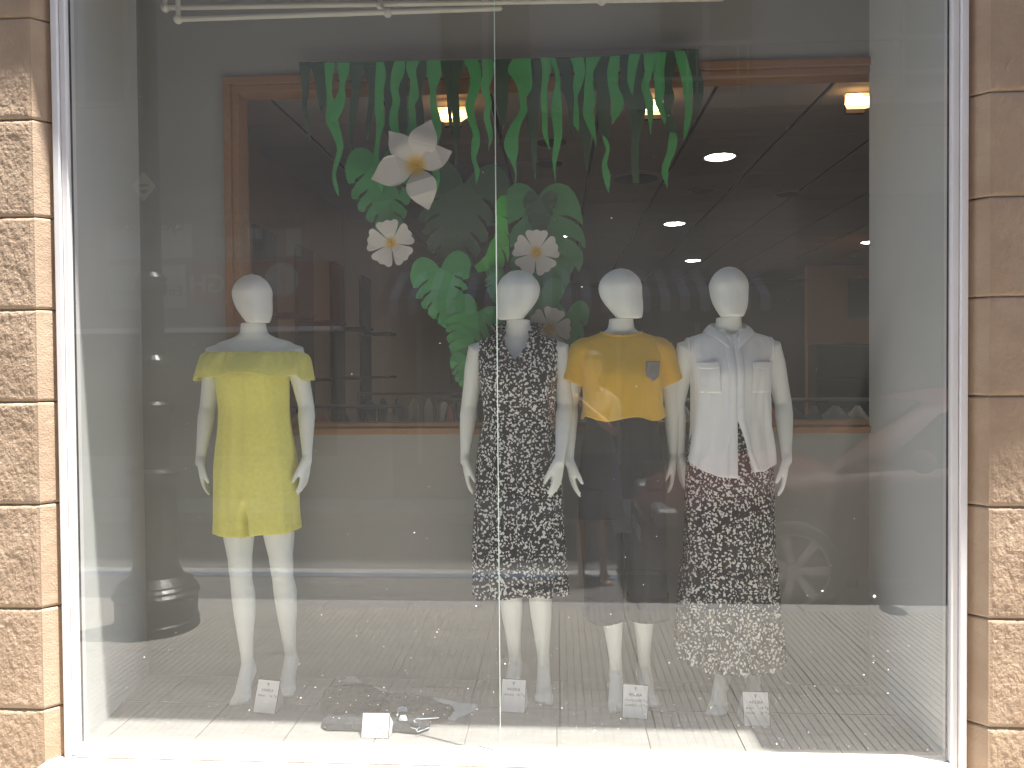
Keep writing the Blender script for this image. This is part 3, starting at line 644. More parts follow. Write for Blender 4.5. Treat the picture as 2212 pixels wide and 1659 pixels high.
def hib(c, r, rot, lab, y):
    flower(c, [(c[0] + r * math.cos(rot + k * 1.2566), c[1] + r * math.sin(rot + k * 1.2566), r * .98, 'round') for k in range(5)], y, lab, 'small')
hib((845, 526), 50, R(-100), 'white paper hibiscus at the left below the big flower', .59)
hib((1158, 546), 49, R(-88), 'white paper hibiscus above the head of the print dress mannequin', .60)
hib((1186, 711), 47, R(-72), 'white paper hibiscus lowest, behind the shoulder of the print dress', .60)
for px in (700, 905, 1158, 1400):      # the threads that hold the jungle up
    pass
# ================================================================== MANNEQUINS
def V(*a): return Vector(a)
def hand(bm, w, d, n, t, s=1.0, curl=.25, spread=1.0):
    """w wrist, d finger direction, n palm normal, t towards the thumb"""
    d, n = d.normalized(), n.normalized(); t = (t - d * t.dot(d)).normalized()
    offs = [1.4, .5, -.45, -1.35]; lens = [.070, .078, .072, .057]
    for i in range(4):
        b = w + d * .012 * s + t * offs[i] * .009 * s; k = w + d * (.082 - .004 * abs(i - 1)) * s + t * offs[i] * .0145 * s
        tubem(bm, [(b, .016 * s), ((b + k) / 2 + n * .0, .0125 * s), (k, .0105 * s)], 10)
        f = (d + t * (offs[i] * .035 * spread)).normalized(); l = lens[i] * s
        p1 = k + f * l * .45 + n * l * curl * .12; p2 = p1 + (f + n * curl).normalized() * l * .32; p3 = p2 + (f + n * curl * 2).normalized() * l * .26
        tubem(bm, [(k, .0092 * s), (p1, .0080 * s), (p2, .0071 * s), (p3, .0056 * s)], 10)
    b = w + d * .018 * s + t * .016 * s; m1 = b + (d * .85 + t * .40 + n * .25).normalized() * .042 * s
    m2 = m1 + (d * .95 + t * .28 + n * .3).normalized() * .030 * s; m3 = m2 + (d + t * .05 + n * .35).normalized() * .024 * s
    tubem(bm, [(b, .016 * s), (m1, .0118 * s), (m2, .0098 * s), (m3, .0070 * s)], 10)
TORSO = [(.82, 0, .01, .140, .090), (.86, 0, .012, .168, .112), (.91, 0, .012, .171, .114), (.98, 0, .008, .158, .104), (1.05, 0, .0, .132, .090), (1.10, 0, -.002, .120, .084), (1.16, 0, -.004, .124, .086),
         (1.23, 0, -.004, .136, .092), (1.30, 0, .0, .148, .098), (1.36, 0, .006, .156, .094), (1.41, 0, .012, .168, .082), (1.445, 0, .014, .170, .066), (1.467, 0, .014, .142, .058), (1.487, 0, .012, .098, .055), (1.515, 0, .008, .062, .054), (1.545, 0, .004, .053, .053), (1.585, 0, .002, .050, .052)]
def build_body(parent, m, arms, legs, voxel=.0043, flat=False, heel=True, neck_top=True):
    bm = bmesh.new(); loftz(bm, dense(TORSO, 4), 40, 2.25)
    for sx in (-1, 1):
        r = bmesh.ops.create_uvsphere(bm, u_segments=20, v_segments=14, radius=1)
        for v in r['verts']: v.co = V(sx * .070 + v.co.x * .058, -.058 + v.co.y * .058, 1.285 + v.co.z * .060)
        r = bmesh.ops.create_uvsphere(bm, u_segments=20, v_segments=14, radius=1)
        for v in r['verts']: v.co = V(sx * .075 + v.co.x * .085, .065 + v.co.y * .075, .86 + v.co.z * .10)
    for a in arms:
        sh, el, wr = a['sh'], a['el'], a['wr']; fx = V(0, 0, 0)
        tubem(bm, [(sh + V(-.05 * math.copysign(1, sh.x), 0, .012), .045), (sh, .050), (sh.lerp(el, .3), .0455), (sh.lerp(el, .65), .0385), (el, .0345), (el.lerp(wr, .22), .0365), (el.lerp(wr, .55), .0300), (el.lerp(wr, .85), .0228), (wr, .0205), (wr + (wr - el).normalized() * .02, .020)], 18)
        hand(bm, wr, a['d'], a['n'], a['t'], a.get('s', 1.0), a.get('curl', .25))
    for l in legs:
        hp, kn, an, toe = l['hp'], l['kn'], l['an'], l['toe']
        tubem(bm, [(hp + V(0, 0, .03), .082), (hp + V(0, 0, -.05), .083), (hp.lerp(kn, .33), .076), (hp.lerp(kn, .62), .064), (hp.lerp(kn, .86), .051), (kn, .049), (kn.lerp(an, .10), .0455), (kn.lerp(an, .28) + V(0, .010, 0), .0500), (kn.lerp(an, .48) + V(0, .008, 0), .045), (kn.lerp(an, .72), .0330), (kn.lerp(an, .9), .0265), (an, .0260)], 22)
        fd = V(toe.x - an.x, toe.y - an.y, 0).normalized(); sd = V(-fd.y, fd.x, 0); hz = l.get('heel', .055)
        hl = an + V(0, 0, -an.z) - fd * .035 + V(0, 0, hz + .022)
        tubem(bm, [(an + V(0, 0, .01), .026), (hl, .027)], 14)
        ball = V(toe.x, toe.y, toe.z) - fd * .055 + V(0, 0, .012)
        tubem(bm, [(an - V(0, 0, .01), .028, .026), (an.lerp(ball, .5) + V(0, 0, .006), .029, .024), (ball, .038, .019)], 16, up=sd)
        tubem(bm, [(hl, .026, .024), (hl.lerp(ball, .5), .025, .016), (ball, .032, .014)], 16, up=sd)
        for i, (o_, ln, rr) in enumerate(((-.026, .050, .0125), (-.008, .052, .0095), (.007, .047, .009), (.020, .040, .0085), (.031, .030, .008))):
            o_ *= l.get('side', 1)
            tubem(bm, [(ball + sd * o_ - V(0, 0, .002), rr + .003), (ball + sd * o_ * 1.05 + fd * ln * .55 - V(0, 0, .004), rr), (ball + sd * o_ * 1.05 + fd * ln - V(0, 0, .008), rr * .9)], 10)
    return fuse('body', bm, voxel, m, parent, 4)
HEAD = [(0, 0, -.040, .034, .046), (.003, 0, -.041, .044, .057), (.014, 0, -.038, .0505, .064), (.035, 0, -.029, .061, .073), (.065, 0, -.014, .0705, .085), (.10, 0, .000, .0755, .094), (.135, 0, .004, .0780, .0965), (.160, 0, .005, .0705, .088), (.180, 0, .005, .0580, .0725), (.195, 0, .005, .0425, .0535), (.2055, 0, .005, .0255, .033), (.211, 0, .005, .004, .005)]
def head_mesh(parent, zoff, rz, m, sc=1.0):
    bm = bmesh.new(); loftz(bm, dense(HEAD, 5), 40, 2.03)
    for v in bm.verts:      # flattened face plane
        if v.co.y < -.07: v.co.y += (-.07 - v.co.y) * .18
    o = bmobj('head', bm, m, parent, True)
    o.matrix_local = Matrix.Translation((0, -.002, zoff)) @ Matrix.Rotation(rz, 4, 'Z') @ Matrix.Scale(sc, 4)
    return o
class Prof:
    """garment profile: rows of z,cx,cy,rx,ry from neck to hem, addressed by arc length"""
    def __init__(s, rows, p=2.3):
        s.r = np.array(dense(rows, 8)); d = np.sqrt((np.diff(s.r[:, [0, 3, 4]], axis=0) ** 2).sum(1)); s.s = np.concatenate([[0], np.cumsum(d)]); s.L = s.s[-1]; s.p = p
    def s_at_z(s, z): return float(np.interp(-z, -s.r[:, 0], s.s))
    def pt(s, th, q, off=0.0):
        z, cx, cy, rx, ry = [float(np.interp(q, s.s, s.r[:, i])) for i in range(5)]
        sn, cs = math.sin(th), math.cos(th); p = 2 / s.p
        return V(cx + (rx + off) * math.copysign(abs(sn) ** p, sn), cy - (ry + off) * math.copysign(abs(cs) ** p, cs), z)
def shell(name, pr, m, parent, top=lambda th: 0, bot=lambda th: 1e9, fold=lambda th, s: 0, gap=lambda s: (0, 0), nu=120, nv=70, thick=.0022, off=0.0, th0=0, th1=2 * PI, dz=None):
    """gap(s) -> (a,b) angles of the front opening either side of the centre"""
    vs, fs = [], []; closed = (th1 - th0) > 6.28 and gap(1.0) == (0, 0) and gap(0.1) == (0, 0)
    for i in range(nu + (0 if closed else 1)):
        t = i / nu; thn = th0 + (th1 - th0) * t; s0, s1 = top(thn), min(bot(thn), pr.L)
        for j in range(nv + 1):
            q = s0 + (s1 - s0) * j / nv; a, b = gap(q)
            th = (th0 + a) + ((th1 - b) - (th0 + a)) * t
            p = pr.pt(th, q, off + fold(th, q))
            if dz: p.z += dz(th, q)
            vs.append(p)
    n = nv + 1; cnt = nu if closed else nu
    for i in range(cnt):
        k = (i + 1) % nu if closed else i + 1
        for j in range(nv): fs.append((i * n + j, i * n + j + 1, k * n + j + 1, k * n + j))
    o = mk(name, vs, fs, m, parent, True)
    if thick:
        md = o.modifiers.new('thickness', 'SOLIDIFY'); md.thickness = thick; md.offset = 0
    return o
def nz(x, y, z=0): return noise.noise(Vector((x, y, z)))
def dfront(th):
    t = (th + PI) % (2 * PI) - PI
    return t
SEAM = []
def mannequin(px, rz, hrz, scale, label, legs, arms, fx=None, ymid=.475):
    base = P(px, 1500, Z=FZ); x = P(px, 900, ymid).x
    t = thing('mannequin', label, 'mannequin', (x, ymid, FZ), rz, 'headless-faced white mannequins in the window' if 0 else 'white faceless mannequins in the shop window')
    t.scale = (scale,) * 3
    build_body(t, M['manq'], arms, legs)
    head_mesh(t, 1.583, hrz, M['manq'], 1.0)
    bm = bmesh.new(); lathe(bm, [(.0492, 1.580), (.0506, 1.5805), (.0506, 1.5835), (.049, 1.584)], 32); o = bmobj('neck_seam', bm, M['seam'], t, True); o.location = (0, .002, 0)
    return t
def arm(sx, el, wr, d, n, t, **k):
    return dict(sh=V(sx * .172, .010, 1.405), el=V(*el), wr=V(*wr), d=V(*d), n=V(*n), t=V(*t), **k)
def leg(hx, kx, ax, tx, ky=-.005, ay=.02, ty=-.10, side=1, heel=.055, az=.115, hy=.0):
    return dict(hp=V(hx, hy, .84), kn=V(kx, ky, .475), an=V(ax, ay, az), toe=V(tx, ty, .004), side=side, heel=heel)
# ---- 1: yellow playsuit
m1 = mannequin(550, 0, R(52), 1.0, 'faceless white mannequin in the yellow off shoulder playsuit, standing alone on the left',
   [leg(-.085, -.070, -.050, -.045, ty=-.115, ay=.005, side=1), leg(.085, .100, .108, .118, ty=-.02, ay=.10, ky=.03, side=-1)],
   [arm(-1, (-.215, .02, 1.165), (-.228, -.03, .965), (.16, -.10, -1), (1, .25, .1), (.25, -1, 0)), arm(1, (.218, .03, 1.165), (.232, -.01, .965), (-.12, -.10, -1), (-1, .25, .1), (-.25, -1, 0))])
prp = Prof([(1.40, 0, .004, .158, .100), (1.37, 0, 0, .158, .112), (1.31, 0, -.010, .153, .130), (1.24, 0, -.010, .149, .124), (1.16, 0, -.004, .147, .116), (1.08, 0, .0, .154, .118), (1.0, 0, .006, .168, .126), (.92, 0, .010, .178, .134), (.86, 0, .012, .180, .136), (.76, 0, .010, .181, .136), (.70, .002, .009, .183, .137), (.648, .003, .009, .186, .139)], 2.25)
sp_ = prp.s_at_z(.80)
def fp(th, s):
    t = abs(dfront(th)); t = min(t, PI - t); k = min(1, max(0, (s - sp_) / .09))
    return .004 * nz(th * 2.2, s * 3, 41) + .005 * nz(th * 5, s * 1.2, 44) * min(1, s * 2) - .045 * k * math.exp(-(t / .055) ** 2) + .005 * k * math.exp(-((t - .16) / .09) ** 2)
def dp(th, s):
    t = abs(dfront(th)); k = min(1, max(0, (s - sp_) / .18))
    return k * (-.010 * math.sin(th) * -1 * .7 - .012 * math.exp(-(t / .10) ** 2) + .0035 * math.sin(5 * th))
shell('playsuit', prp, M['yellow'], m1, fold=fp, dz=dp, nu=300, nv=130, thick=.003)
shell('hem_stitch', Prof([(.672, .003, .009, .1853, .1385), (.6705, .003, .009, .1854, .1386)], 2.25), M['yellow'], m1, off=.0012, fold=lambda th, s: fp(th, prp.L - .02), dz=lambda th, s: dp(th, prp.L - .02), nu=300, nv=2, thick=.0012)
pr = Prof([(1.410, 0, .004, .208, .094), (1.398, 0, .003, .226, .106), (1.375, 0, .0, .236, .118), (1.33, 0, -.006, .242, .138), (1.275, 0, -.008, .249, .150)], 2.5)
fd_ = lambda th, s: (.0055 * math.sin(24 * th + 2 * nz(th * 3, 1)) * max(0, 1 - s / .09) + .009 * math.sin(7 * th + 1.2) * min(1, s / .10) + .016 * nz(th * 3.2, s * 4, 5) * min(1, s / .06))
def rb(th):
    t = abs(dfront(th)); L = pr.L
    f = 1 / (1 + math.exp((t - 1.02) / .07))
    f2 = 1 / (1 + math.exp((PI - t - 1.1) / .08))
    return L - (.028 + .012 * math.cos(t * 5.2)) * f - .02 * f2
shell('ruffle', pr, M['yellow'], m1, bot=rb, fold=fd_, nu=240, nv=30, dz=lambda th, s: .006 * math.sin(2 * th) * 0)
bm = bmesh.new(); n_ = 120; pts = [(pr.pt(2 * PI * k / n_, .001, .0012 + .003 * math.sin(26 * 2 * PI * k / n_) * .5), .0028) for k in range(n_)]
rings = []
for k in range(n_):
    p = pts[k][0]; nxt = pts[(k + 1) % n_][0]; T_ = (nxt - p).normalized(); U = Vector((0, 0, 1)); W_ = T_.cross(U)
    rings.append([bm.verts.new(p + (U * math.cos(a) * .004 + W_ * math.sin(a) * .0022)) for a in [2 * PI * q / 6 for q in range(6)]])
for k in range(n_):
    a, b = rings[k], rings[(k + 1) % n_]
    for q in range(6): bm.faces.new((a[q], a[(q + 1) % 6], b[(q + 1) % 6], b[q]))
bmobj('elastic_edge', bm, M['yellow'], m1, True)
# centre seam
bm = bmesh.new(); tubem(bm, [(V(.012, -.1415, 1.28), .0009), (V(.012, -.131, 1.16), .0009), (V(.012, -.128, 1.08), .0009)], 6); bmobj('front_seam', bm, M['yellow'], m1)
# ---- 2: print dress
m2 = mannequin(1121, 0, R(-50), 1.0, 'faceless white mannequin in the sleeveless black and white print dress, at the glass joint',
   [leg(-.080, -.050, -.030, -.055, ty=-.03, ay=.085, ky=.02, side=1), leg(.085, .080, .095, .098, ty=-.05, ay=.06, side=-1)],
   [arm(-1, (-.215, .03, 1.165), (-.232, .01, .965), (.10, -.10, -1), (1, .25, .1), (.25, -1, 0)), arm(1, (.196, -.01, 1.165), (.172, -.125, .975), (-.16, -.10, -1), (-.8, .6, .1), (-.6, -.8, 0))])
pr = Prof([(1.515, 0, .012, .080, .068), (1.49, 0, .014, .098, .070), (1.47, 0, .014, .135, .073), (1.452, 0, .012, .164, .082), (1.41, 0, .008, .177, .098), (1.35, 0, -.004, .168, .118), (1.29, 0, -.012, .166, .132), (1.22, 0, -.008, .158, .128), (1.15, 0, -.004, .150, .118), (1.115, 0, -.002, .146, .112), (1.09, 0, 0, .150, .116), (1.03, 0, .004, .164, .126), (.92, 0, .008, .176, .140), (.78, 0, .008, .180, .150), (.62, 0, .008, .186, .156), (.405, 0, .008, .192, .160)], 2.2)
sw_ = pr.s_at_z(1.105)
def f2(th, s):
    if s < sw_: return .003 * nz(th * 4, s * 9, 1) + .004 * math.sin(th * 9) * max(0, 1 - (sw_ - s) / .07)
    u = min(1, (s - sw_) / .5)
    return -.003 * math.exp(-((s - sw_) / .012) ** 2) + (.004 + .011 * u) * math.sin(11 * th + 2.2 * nz(th * 2, s * 1.5, 4)) + .012 * u * nz(th * 5, s * 2, 9)
def t2(th):
    t = dfront(th); c = max(0, 1 - abs(t + .04) / .55)
    return .005 + .205 * c
d2 = shell('dress', pr, M['prnt'], m2, top=t2, fold=f2, nu=260, nv=150, dz=lambda th, s: (.010 * math.sin(th * 2 + 1) + .004 * math.sin(th * 9)) * max(0, (s - sw_)) / .6)
# stand collar with open lapels
def collar(name, m, parent, rows, a0, a1, flare, h, tipdrop=.03, nu=60):
    vs, fs = [], []; nv_ = 10
    for i in range(nu + 1):
        th = a0 + (a1 - a0) * i / nu; e = abs(2 * i / nu - 1)
        for j in range(nv_ + 1):
            v = j / nv_; rx, ry, z0 = rows
            k = v * h * (1 - .25 * e)
            out = flare(v, e)
            vs.append(V((rx + out) * math.sin(th), .014 - (ry + out) * math.cos(th), z0 + k * 1.0 - tipdrop * e ** 4 - (.018 * e ** 2)))
    n = nv_ + 1
    for i in range(nu):
        for j in range(nv_): fs.append((i * n + j, i * n + j + 1, (i + 1) * n + j + 1, (i + 1) * n + j))
    o = mk(name, vs, fs, m, parent, True); md = o.modifiers.new('t', 'SOLIDIFY'); md.thickness = .003
    return o
collar('collar', M['prnt'], m2, (.078, .062, 1.488), .62, 2 * PI - .62, lambda v, e: .003 + .014 * v + .026 * v * e, .096, .040)
for sx in (-1, 1):      # lapels folded back along the V
    vs = []
    base = [pr.pt(sx * a, t2(sx * a) + .002, .006) for a in (.60, .50, .40, .30, .20, .10, .03)]
    outp = [pr.pt(sx * (a + w_), t2(sx * a) + d_, .009) for a, w_, d_ in ((.60, .16, .012), (.50, .20, .030), (.40, .17, .045), (.30, .12, .045), (.20, .08, .035), (.10, .05, .03), (.03, .02, .02))]
    vs = base + outp; fs = [(i, i + 1, i + 8, i + 7) for i in range(6)]
    o = mk('lapel', vs, fs, M['prnt'], m2, True); md = o.modifiers.new('t', 'SOLIDIFY'); md.thickness = .003
pk = shell('placket', pr, M['prnt'], m2, top=lambda th: .205, bot=lambda th: sw_, nu=4, nv=30, th0=-.10, th1=.10, off=.0035, fold=f2)
for s_ in (.235, .29, .345, .40):
    p = pr.pt(-.01, s_, .0075); bm = bmesh.new(); bmesh.ops.create_cone(bm, cap_ends=True, segments=14, radius1=.0058, radius2=.0052, depth=.003, matrix=Matrix.Translation(p) @ Matrix.Rotation(PI / 2, 4, 'X')); bmobj('button', bm, M['button'], m2)
bl_ = Prof([(1.118, 0, 0, .147, .113), (1.098, 0, 0, .148, .114)], 2.2)
shell('waist_band', bl_, M['prnt'], m2, off=.0025, nu=120, nv=6, fold=lambda th, s: .0018 * math.sin(40 * th))
# ---- 3: mustard tee and culottes
m3 = mannequin(1343, 0, R(50), 1.0, 'faceless white mannequin in the mustard yellow cropped t-shirt and black culottes',
   [leg(-.085, -.055, -.030, -.030, ty=-.115, ay=.005, side=1), leg(.085, .085, .095, .112, ty=-.06, ay=.055, side=-1)],
   [arm(-1, (-.218, .02, 1.165), (-.222, -.06, .965), (.16, -.14, -1), (1, .25, .1), (.25, -1, 0)), arm(1, (.218, .045, 1.165), (.222, .06, .965), (-.03, -.05, -1), (-1, .25, .1), (-.25, -1, 0))])
pr = Prof([(1.505, 0, .008, .078, .066), (1.49, 0, .010, .098, .068), (1.472, 0, .012, .130, .072), (1.452, 0, .012, .160, .082), (1.41, 0, .008, .176, .100), (1.35, 0, -.004, .172, .120), (1.29, 0, -.012, .166, .134), (1.22, 0, -.014, .162, .138), (1.16, 0, -.012, .162, .138), (1.115, 0, -.010, .170, .142)], 2.2)
f3 = lambda th, s: .004 * nz(th * 3, s * 6, 2) + .006 * nz(th * 3 + s * 6, s * 3, 52) * min(1, s * 5) + (.008 * math.sin(6 * th + 1) + .014 * nz(th * 4, 2, 7)) * max(0, (s - .28)) / .2
shell('t_shirt', pr, M['mustard'], m3, top=lambda th: .004 + .055 * max(0, math.cos(dfront(th))) ** 2.2, fold=f3, nu=180, nv=70, dz=lambda th, s: .009 * math.sin(5 * th + .5) * max(0, s - .35) / .1)
bm = bmesh.new(); n_ = 90; rings = []
for k in range(n_):
    th = 2 * PI * k / n_; p = pr.pt(th, .004 + .055 * max(0, math.cos(dfront(th))) ** 2.2 + .004, .002); th2 = th + .01; p2 = pr.pt(th2, .004 + .055 * max(0, math.cos(dfront(th2))) ** 2.2 + .004, .002)
    T_ = (p2 - p).normalized(); U = Vector((0, 0, 1)); W_ = T_.cross(U).normalized(); U = W_.cross(T_)
    rings.append([bm.verts.new(p + (U * math.cos(a) * .008 + W_ * math.sin(a) * .0022)) for a in [2 * PI * q / 8 for q in range(8)]])
for k in range(n_):
    a, b = rings[k], rings[(k + 1) % n_]
    for q in range(8): bm.faces.new((a[q], a[(q + 1) % 8], b[(q + 1) % 8], b[q]))
bmobj('neck_rib', bm, M['mustard'], m3, True)
def sleeve(parent, m, sx, sh, el, frac, r0, r1, name='sleeve'):
    vs, fs = [], []; nu_, nv_, nd = 48, 22, 7; d = (el - sh); T_ = d.normalized(); U = V(1, 0, 0) - T_ * T_.x; U.normalize(); W_ = T_.cross(U)
    c0 = sh - V(sx * .014, 0, 0)
    for i in range(nu_):
        a = 2 * PI * i / nu_
        for j in range(nd):
            ph_ = R(86) * (1 - j / nd); vs.append(c0 - T_ * (r0 * .98 * math.sin(ph_)) + (U * math.cos(a) + W_ * math.sin(a) * 1.08) * r0 * math.cos(ph_) - V(sx * .02 * math.sin(ph_), 0, 0))
        for j in range(nv_ + 1):
            v = j / nv_; c = c0 + d * (frac * v) + V(sx * .006, 0, 0) * v
            r = r0 + (r1 - r0) * v + .004 * math.sin(5 * a + 3 * v) * v + .003 * nz(a * 2, v * 4, 3)
            out = 1.0 + .10 * v
            vs.append(c + U * math.cos(a) * r * out + W_ * math.sin(a) * r * 1.08 - T_ * (.016 * v * sx * math.cos(a)))
    n = nv_ + 1 + nd
    for i in range(nu_):
        k = (i + 1) % nu_
        for j in range(n - 1): fs.append((i * n + j, i * n + j + 1, k * n + j + 1, k * n + j))
    o = mk(name, vs, fs, m, parent, True); md = o.modifiers.new('t', 'SOLIDIFY'); md.thickness = .0025
for sx, el in ((-1, V(-.218, .02, 1.165)), (1, V(.222, .045, 1.165))): sleeve(m3, M['mustard'], sx, V(sx * .172, .010, 1.405), el, .62, .060, .066)
so_ = pr.s_at_z(1.350); s1_ = pr.s_at_z(1.268)
shell('pocket', pr, M['sequin'], m3, top=lambda th: so_, bot=lambda th: s1_ - .022 * abs(th - .74) / .24 + .006, nu=12, nv=12, th0=.50, th1=.98, off=.0045, fold=f3)
bm = bmesh.new()
rows = [(.66, 0, .012, .168, .100), (.72, 0, .012, .174, .112), (.82, 0, .012, .182, .130), (.90, 0, .012, .180, .130), (.98, 0, .008, .170, .120), (1.06, 0, 0, .152, .106), (1.15, 0, -.002, .142, .100)]
loftz(bm, dense(rows, 4), 44, 2.2)
for sx in (-1, 1): tubem(bm, [(V(sx * .090, .01, .84), .092, .118), (V(sx * .091, .01, .70), .092, .114), (V(sx * (.084 if sx < 0 else .096), .005, .55), .088, .112), (V(sx * (.079 if sx < 0 else .103), .004, .40), .083, .108), (V(sx * (.077 if sx < 0 else .106), .004, .32), .083, .107)], 40, caps=False, up=(1, 0, 0))
for v in bm.verts:
    if v.co.z < .9: v.co.y += -.010 * math.exp(-((abs(v.co.x) - .09) / .02) ** 2) * (1 if v.co.y < 0 else -1)
fuse('culottes', bm, .0048, M['black'], m3, 3)
for sx in (-1, 1):
    cxx = -.078 if sx < 0 else .105; pr3 = Prof([(.40, cxx, .004, .0835, .1085), (.34, cxx, .004, .0850, .110), (.312 + .003 * sx, cxx, .004, .0865, .111)], 2.1)
    shell('hem', pr3, M['black'], m3, nu=60, nv=8, fold=lambda th, s: .003 * math.sin(th * 4 + sx * 2), dz=lambda th, s: .003 * math.sin(3 * th + sx))
# ---- 4: white shirt and maxi skirt
m4 = mannequin(1575, 0, R(5), 1.0, 'faceless white mannequin in the open hemmed white shirt and long print skirt, rightmost',
   [leg(-.075, -.050, -.035, -.085, ty=-.125, ay=-.01, side=1), leg(.085, .095, .105, .100, ty=-.05, ay=.06, side=-1)],
   [arm(-1, (-.208, .05, 1.165), (-.190, .075, .965), (.05, -.05, -1), (1, .25, .1), (.25, -1, 0)), arm(1, (.224, .01, 1.165), (.214, -.07, .972), (-.14, -.14, -1), (-.95, .3, .1), (-.3, -.9, 0))])
prk = Prof([(1.13, 0, 0, .128, .094), (1.08, 0, 0, .140, .102), (1.0, 0, .006, .166, .122), (.90, 0, .012, .178, .134), (.78, 0, .012, .181, .138), (.62, 0, .012, .184, .142), (.505, 0, .012, .187, .146), (.50, 0, .012, .188, .147), (.42, 0, .012, .192, .152), (.28, 0, .012, .203, .160), (.15, 0, .012, .212, .168)], 2.1)
sk0 = prk.s_at_z(.502)
def fk(th, s):
    b = .006 * math.sin(9 * th + 1.5 * nz(th, s * 2, 2)) * min(1, s / .5)
    if s > sk0: b += (.006 + .010 * (s - sk0) / .35) * math.sin(19 * th + 2 * nz(th * 2, s * 2, 6)) + .004
    return b
shell('maxi_skirt', prk, M['prnt'], m4, fold=fk, nu=260, nv=150, bot=lambda th: prk.L - (.030 + .02 * nz(th * 2, 5)) * (1 - max(0, math.cos(dfront(th) - .25)) ** .4), dz=lambda th, s: .004 * math.sin(19 * th) * (1 if s > sk0 + .2 else 0))
prr = Prof([(.516, 0, .012, .190, .149), (.502, 0, .012, .192, .152), (.494, 0, .012, .1955, .1555)], 2.1)
shell('ruffle_trim', prr, M['prnt'], m4, nu=300, nv=6, fold=lambda th, s: .006 * math.sin(9 * th) + .0035 * math.sin(46 * th))
pr = Prof([(1.515, 0, .012, .072, .062), (1.495, 0, .012, .092, .066), (1.475, 0, .012, .128, .070), (1.455, 0, .012, .164, .080), (1.41, 0, .008, .182, .100), (1.35, 0, -.002, .170, .122), (1.29, 0, -.010, .161, .134), (1.22, 0, -.010, .155, .132), (1.12, 0, -.008, .157, .134), (1.02, 0, -.004, .165, .144), (.95, 0, 0, .175, .153), (.90, 0, 0, .180, .158)], 2.2)
sa = pr.s_at_z(1.11)
def f4(th, s):
    u = max(0, (s - .2) / .45)
    t = dfront(th)
    return .004 * nz(th * 4, s * 7, 12) + u * (.010 * math.sin(5 * th + .8) + .030 * nz(th * 2.5 + s * 3, s * 2, 14)) + .003 * nz(th * 5, s * 3 + th * 2, 31) + .010 * math.exp(-((t - .95 - (s - .35) * .5) / .10) ** 2) * min(1, u * 2)
def g4(s):
    a = max(0, (s - sa)) * 1.75 + .0001; b = max(0, (s - sa)) * .10 + .0001
    if s < .085: k = (1 - s / .085) * .40; return (a + k, b + k)
    return (a, b)
shell('shirt', pr, M['shirt'], m4, top=lambda th: .006, bot=lambda th: pr.L - .055 * (abs(math.sin(dfront(th))) ** 3) - (.02 if dfront(th) > 0 else 0), fold=f4, gap=g4, nu=200, nv=110)
# plackets follow the two edges of the opening
def edge_strip(name, side, w_, off):
    vs, fs = [], []; n_ = 60
    for j in range(n_ + 1):
        s = .085 + (pr.L - (.022 if side > 0 else .002) - .085) * j / n_; a, b = g4(s)
        for q in (0, .5, 1):
            th = (a + w_ * q) if side > 0 else (-b - w_ * q)
            vs.append(pr.pt(th, s, off + f4(th, s)))
    for j in range(n_):
        for q in (0, 1): fs.append((j * 3 + q, j * 3 + q + 1, j * 3 + q + 4, j * 3 + q + 3))
    o = mk(name, vs, fs, M['shirt'], m4, True); md = o.modifiers.new('t', 'SOLIDIFY'); md.thickness = .0025
edge_strip('placket', -1, .17, .0055); edge_strip('placket', 1, .15, .0035)
for th0, th1 in ((-.98, -.36), (.34, .98)):
    a_, b_ = pr.s_at_z(1.345), pr.s_at_z(1.215); c_ = pr.s_at_z(1.318)
    shell('pocket', pr, M['shirt'], m4, top=lambda th: a_ + .006, bot=lambda th: b_, nu=22, nv=14, th0=th0, th1=th1, off=.0045, fold=f4)
    shell('pocket_flap', pr, M['shirt'], m4, top=lambda th: a_, bot=lambda th: c_ + .006 * (1 - abs(2 * (th - th0) / (th1 - th0) - 1)), nu=22, nv=5, th0=th0 - .01, th1=th1 + .01, off=.0085, fold=f4)
# yoke seams and armhole bands
for sx in (-1, 1):
    bm = bmesh.new(); c0 = V(sx * .170, .010, 1.398); rings = []
    for k in range(40):
        a = 2 * PI * k / 40; p = c0 + V(sx * .012 * math.cos(a) * 0, math.cos(a) * .055, math.sin(a) * .058)
        rings.append([bm.verts.new(p + V(math.cos(q) * .006, 0, 0) + (p - c0).normalized() * math.sin(q) * .003) for q in [2 * PI * z / 6 for z in range(6)]])
    for k in range(40):
        a, b = rings[k], rings[(k + 1) % 40]
        for q in range(6): bm.faces.new((a[q], a[(q + 1) % 6], b[(q + 1) % 6], b[q]))
    bmobj('armhole_band', bm, M['shirt'], m4, True)
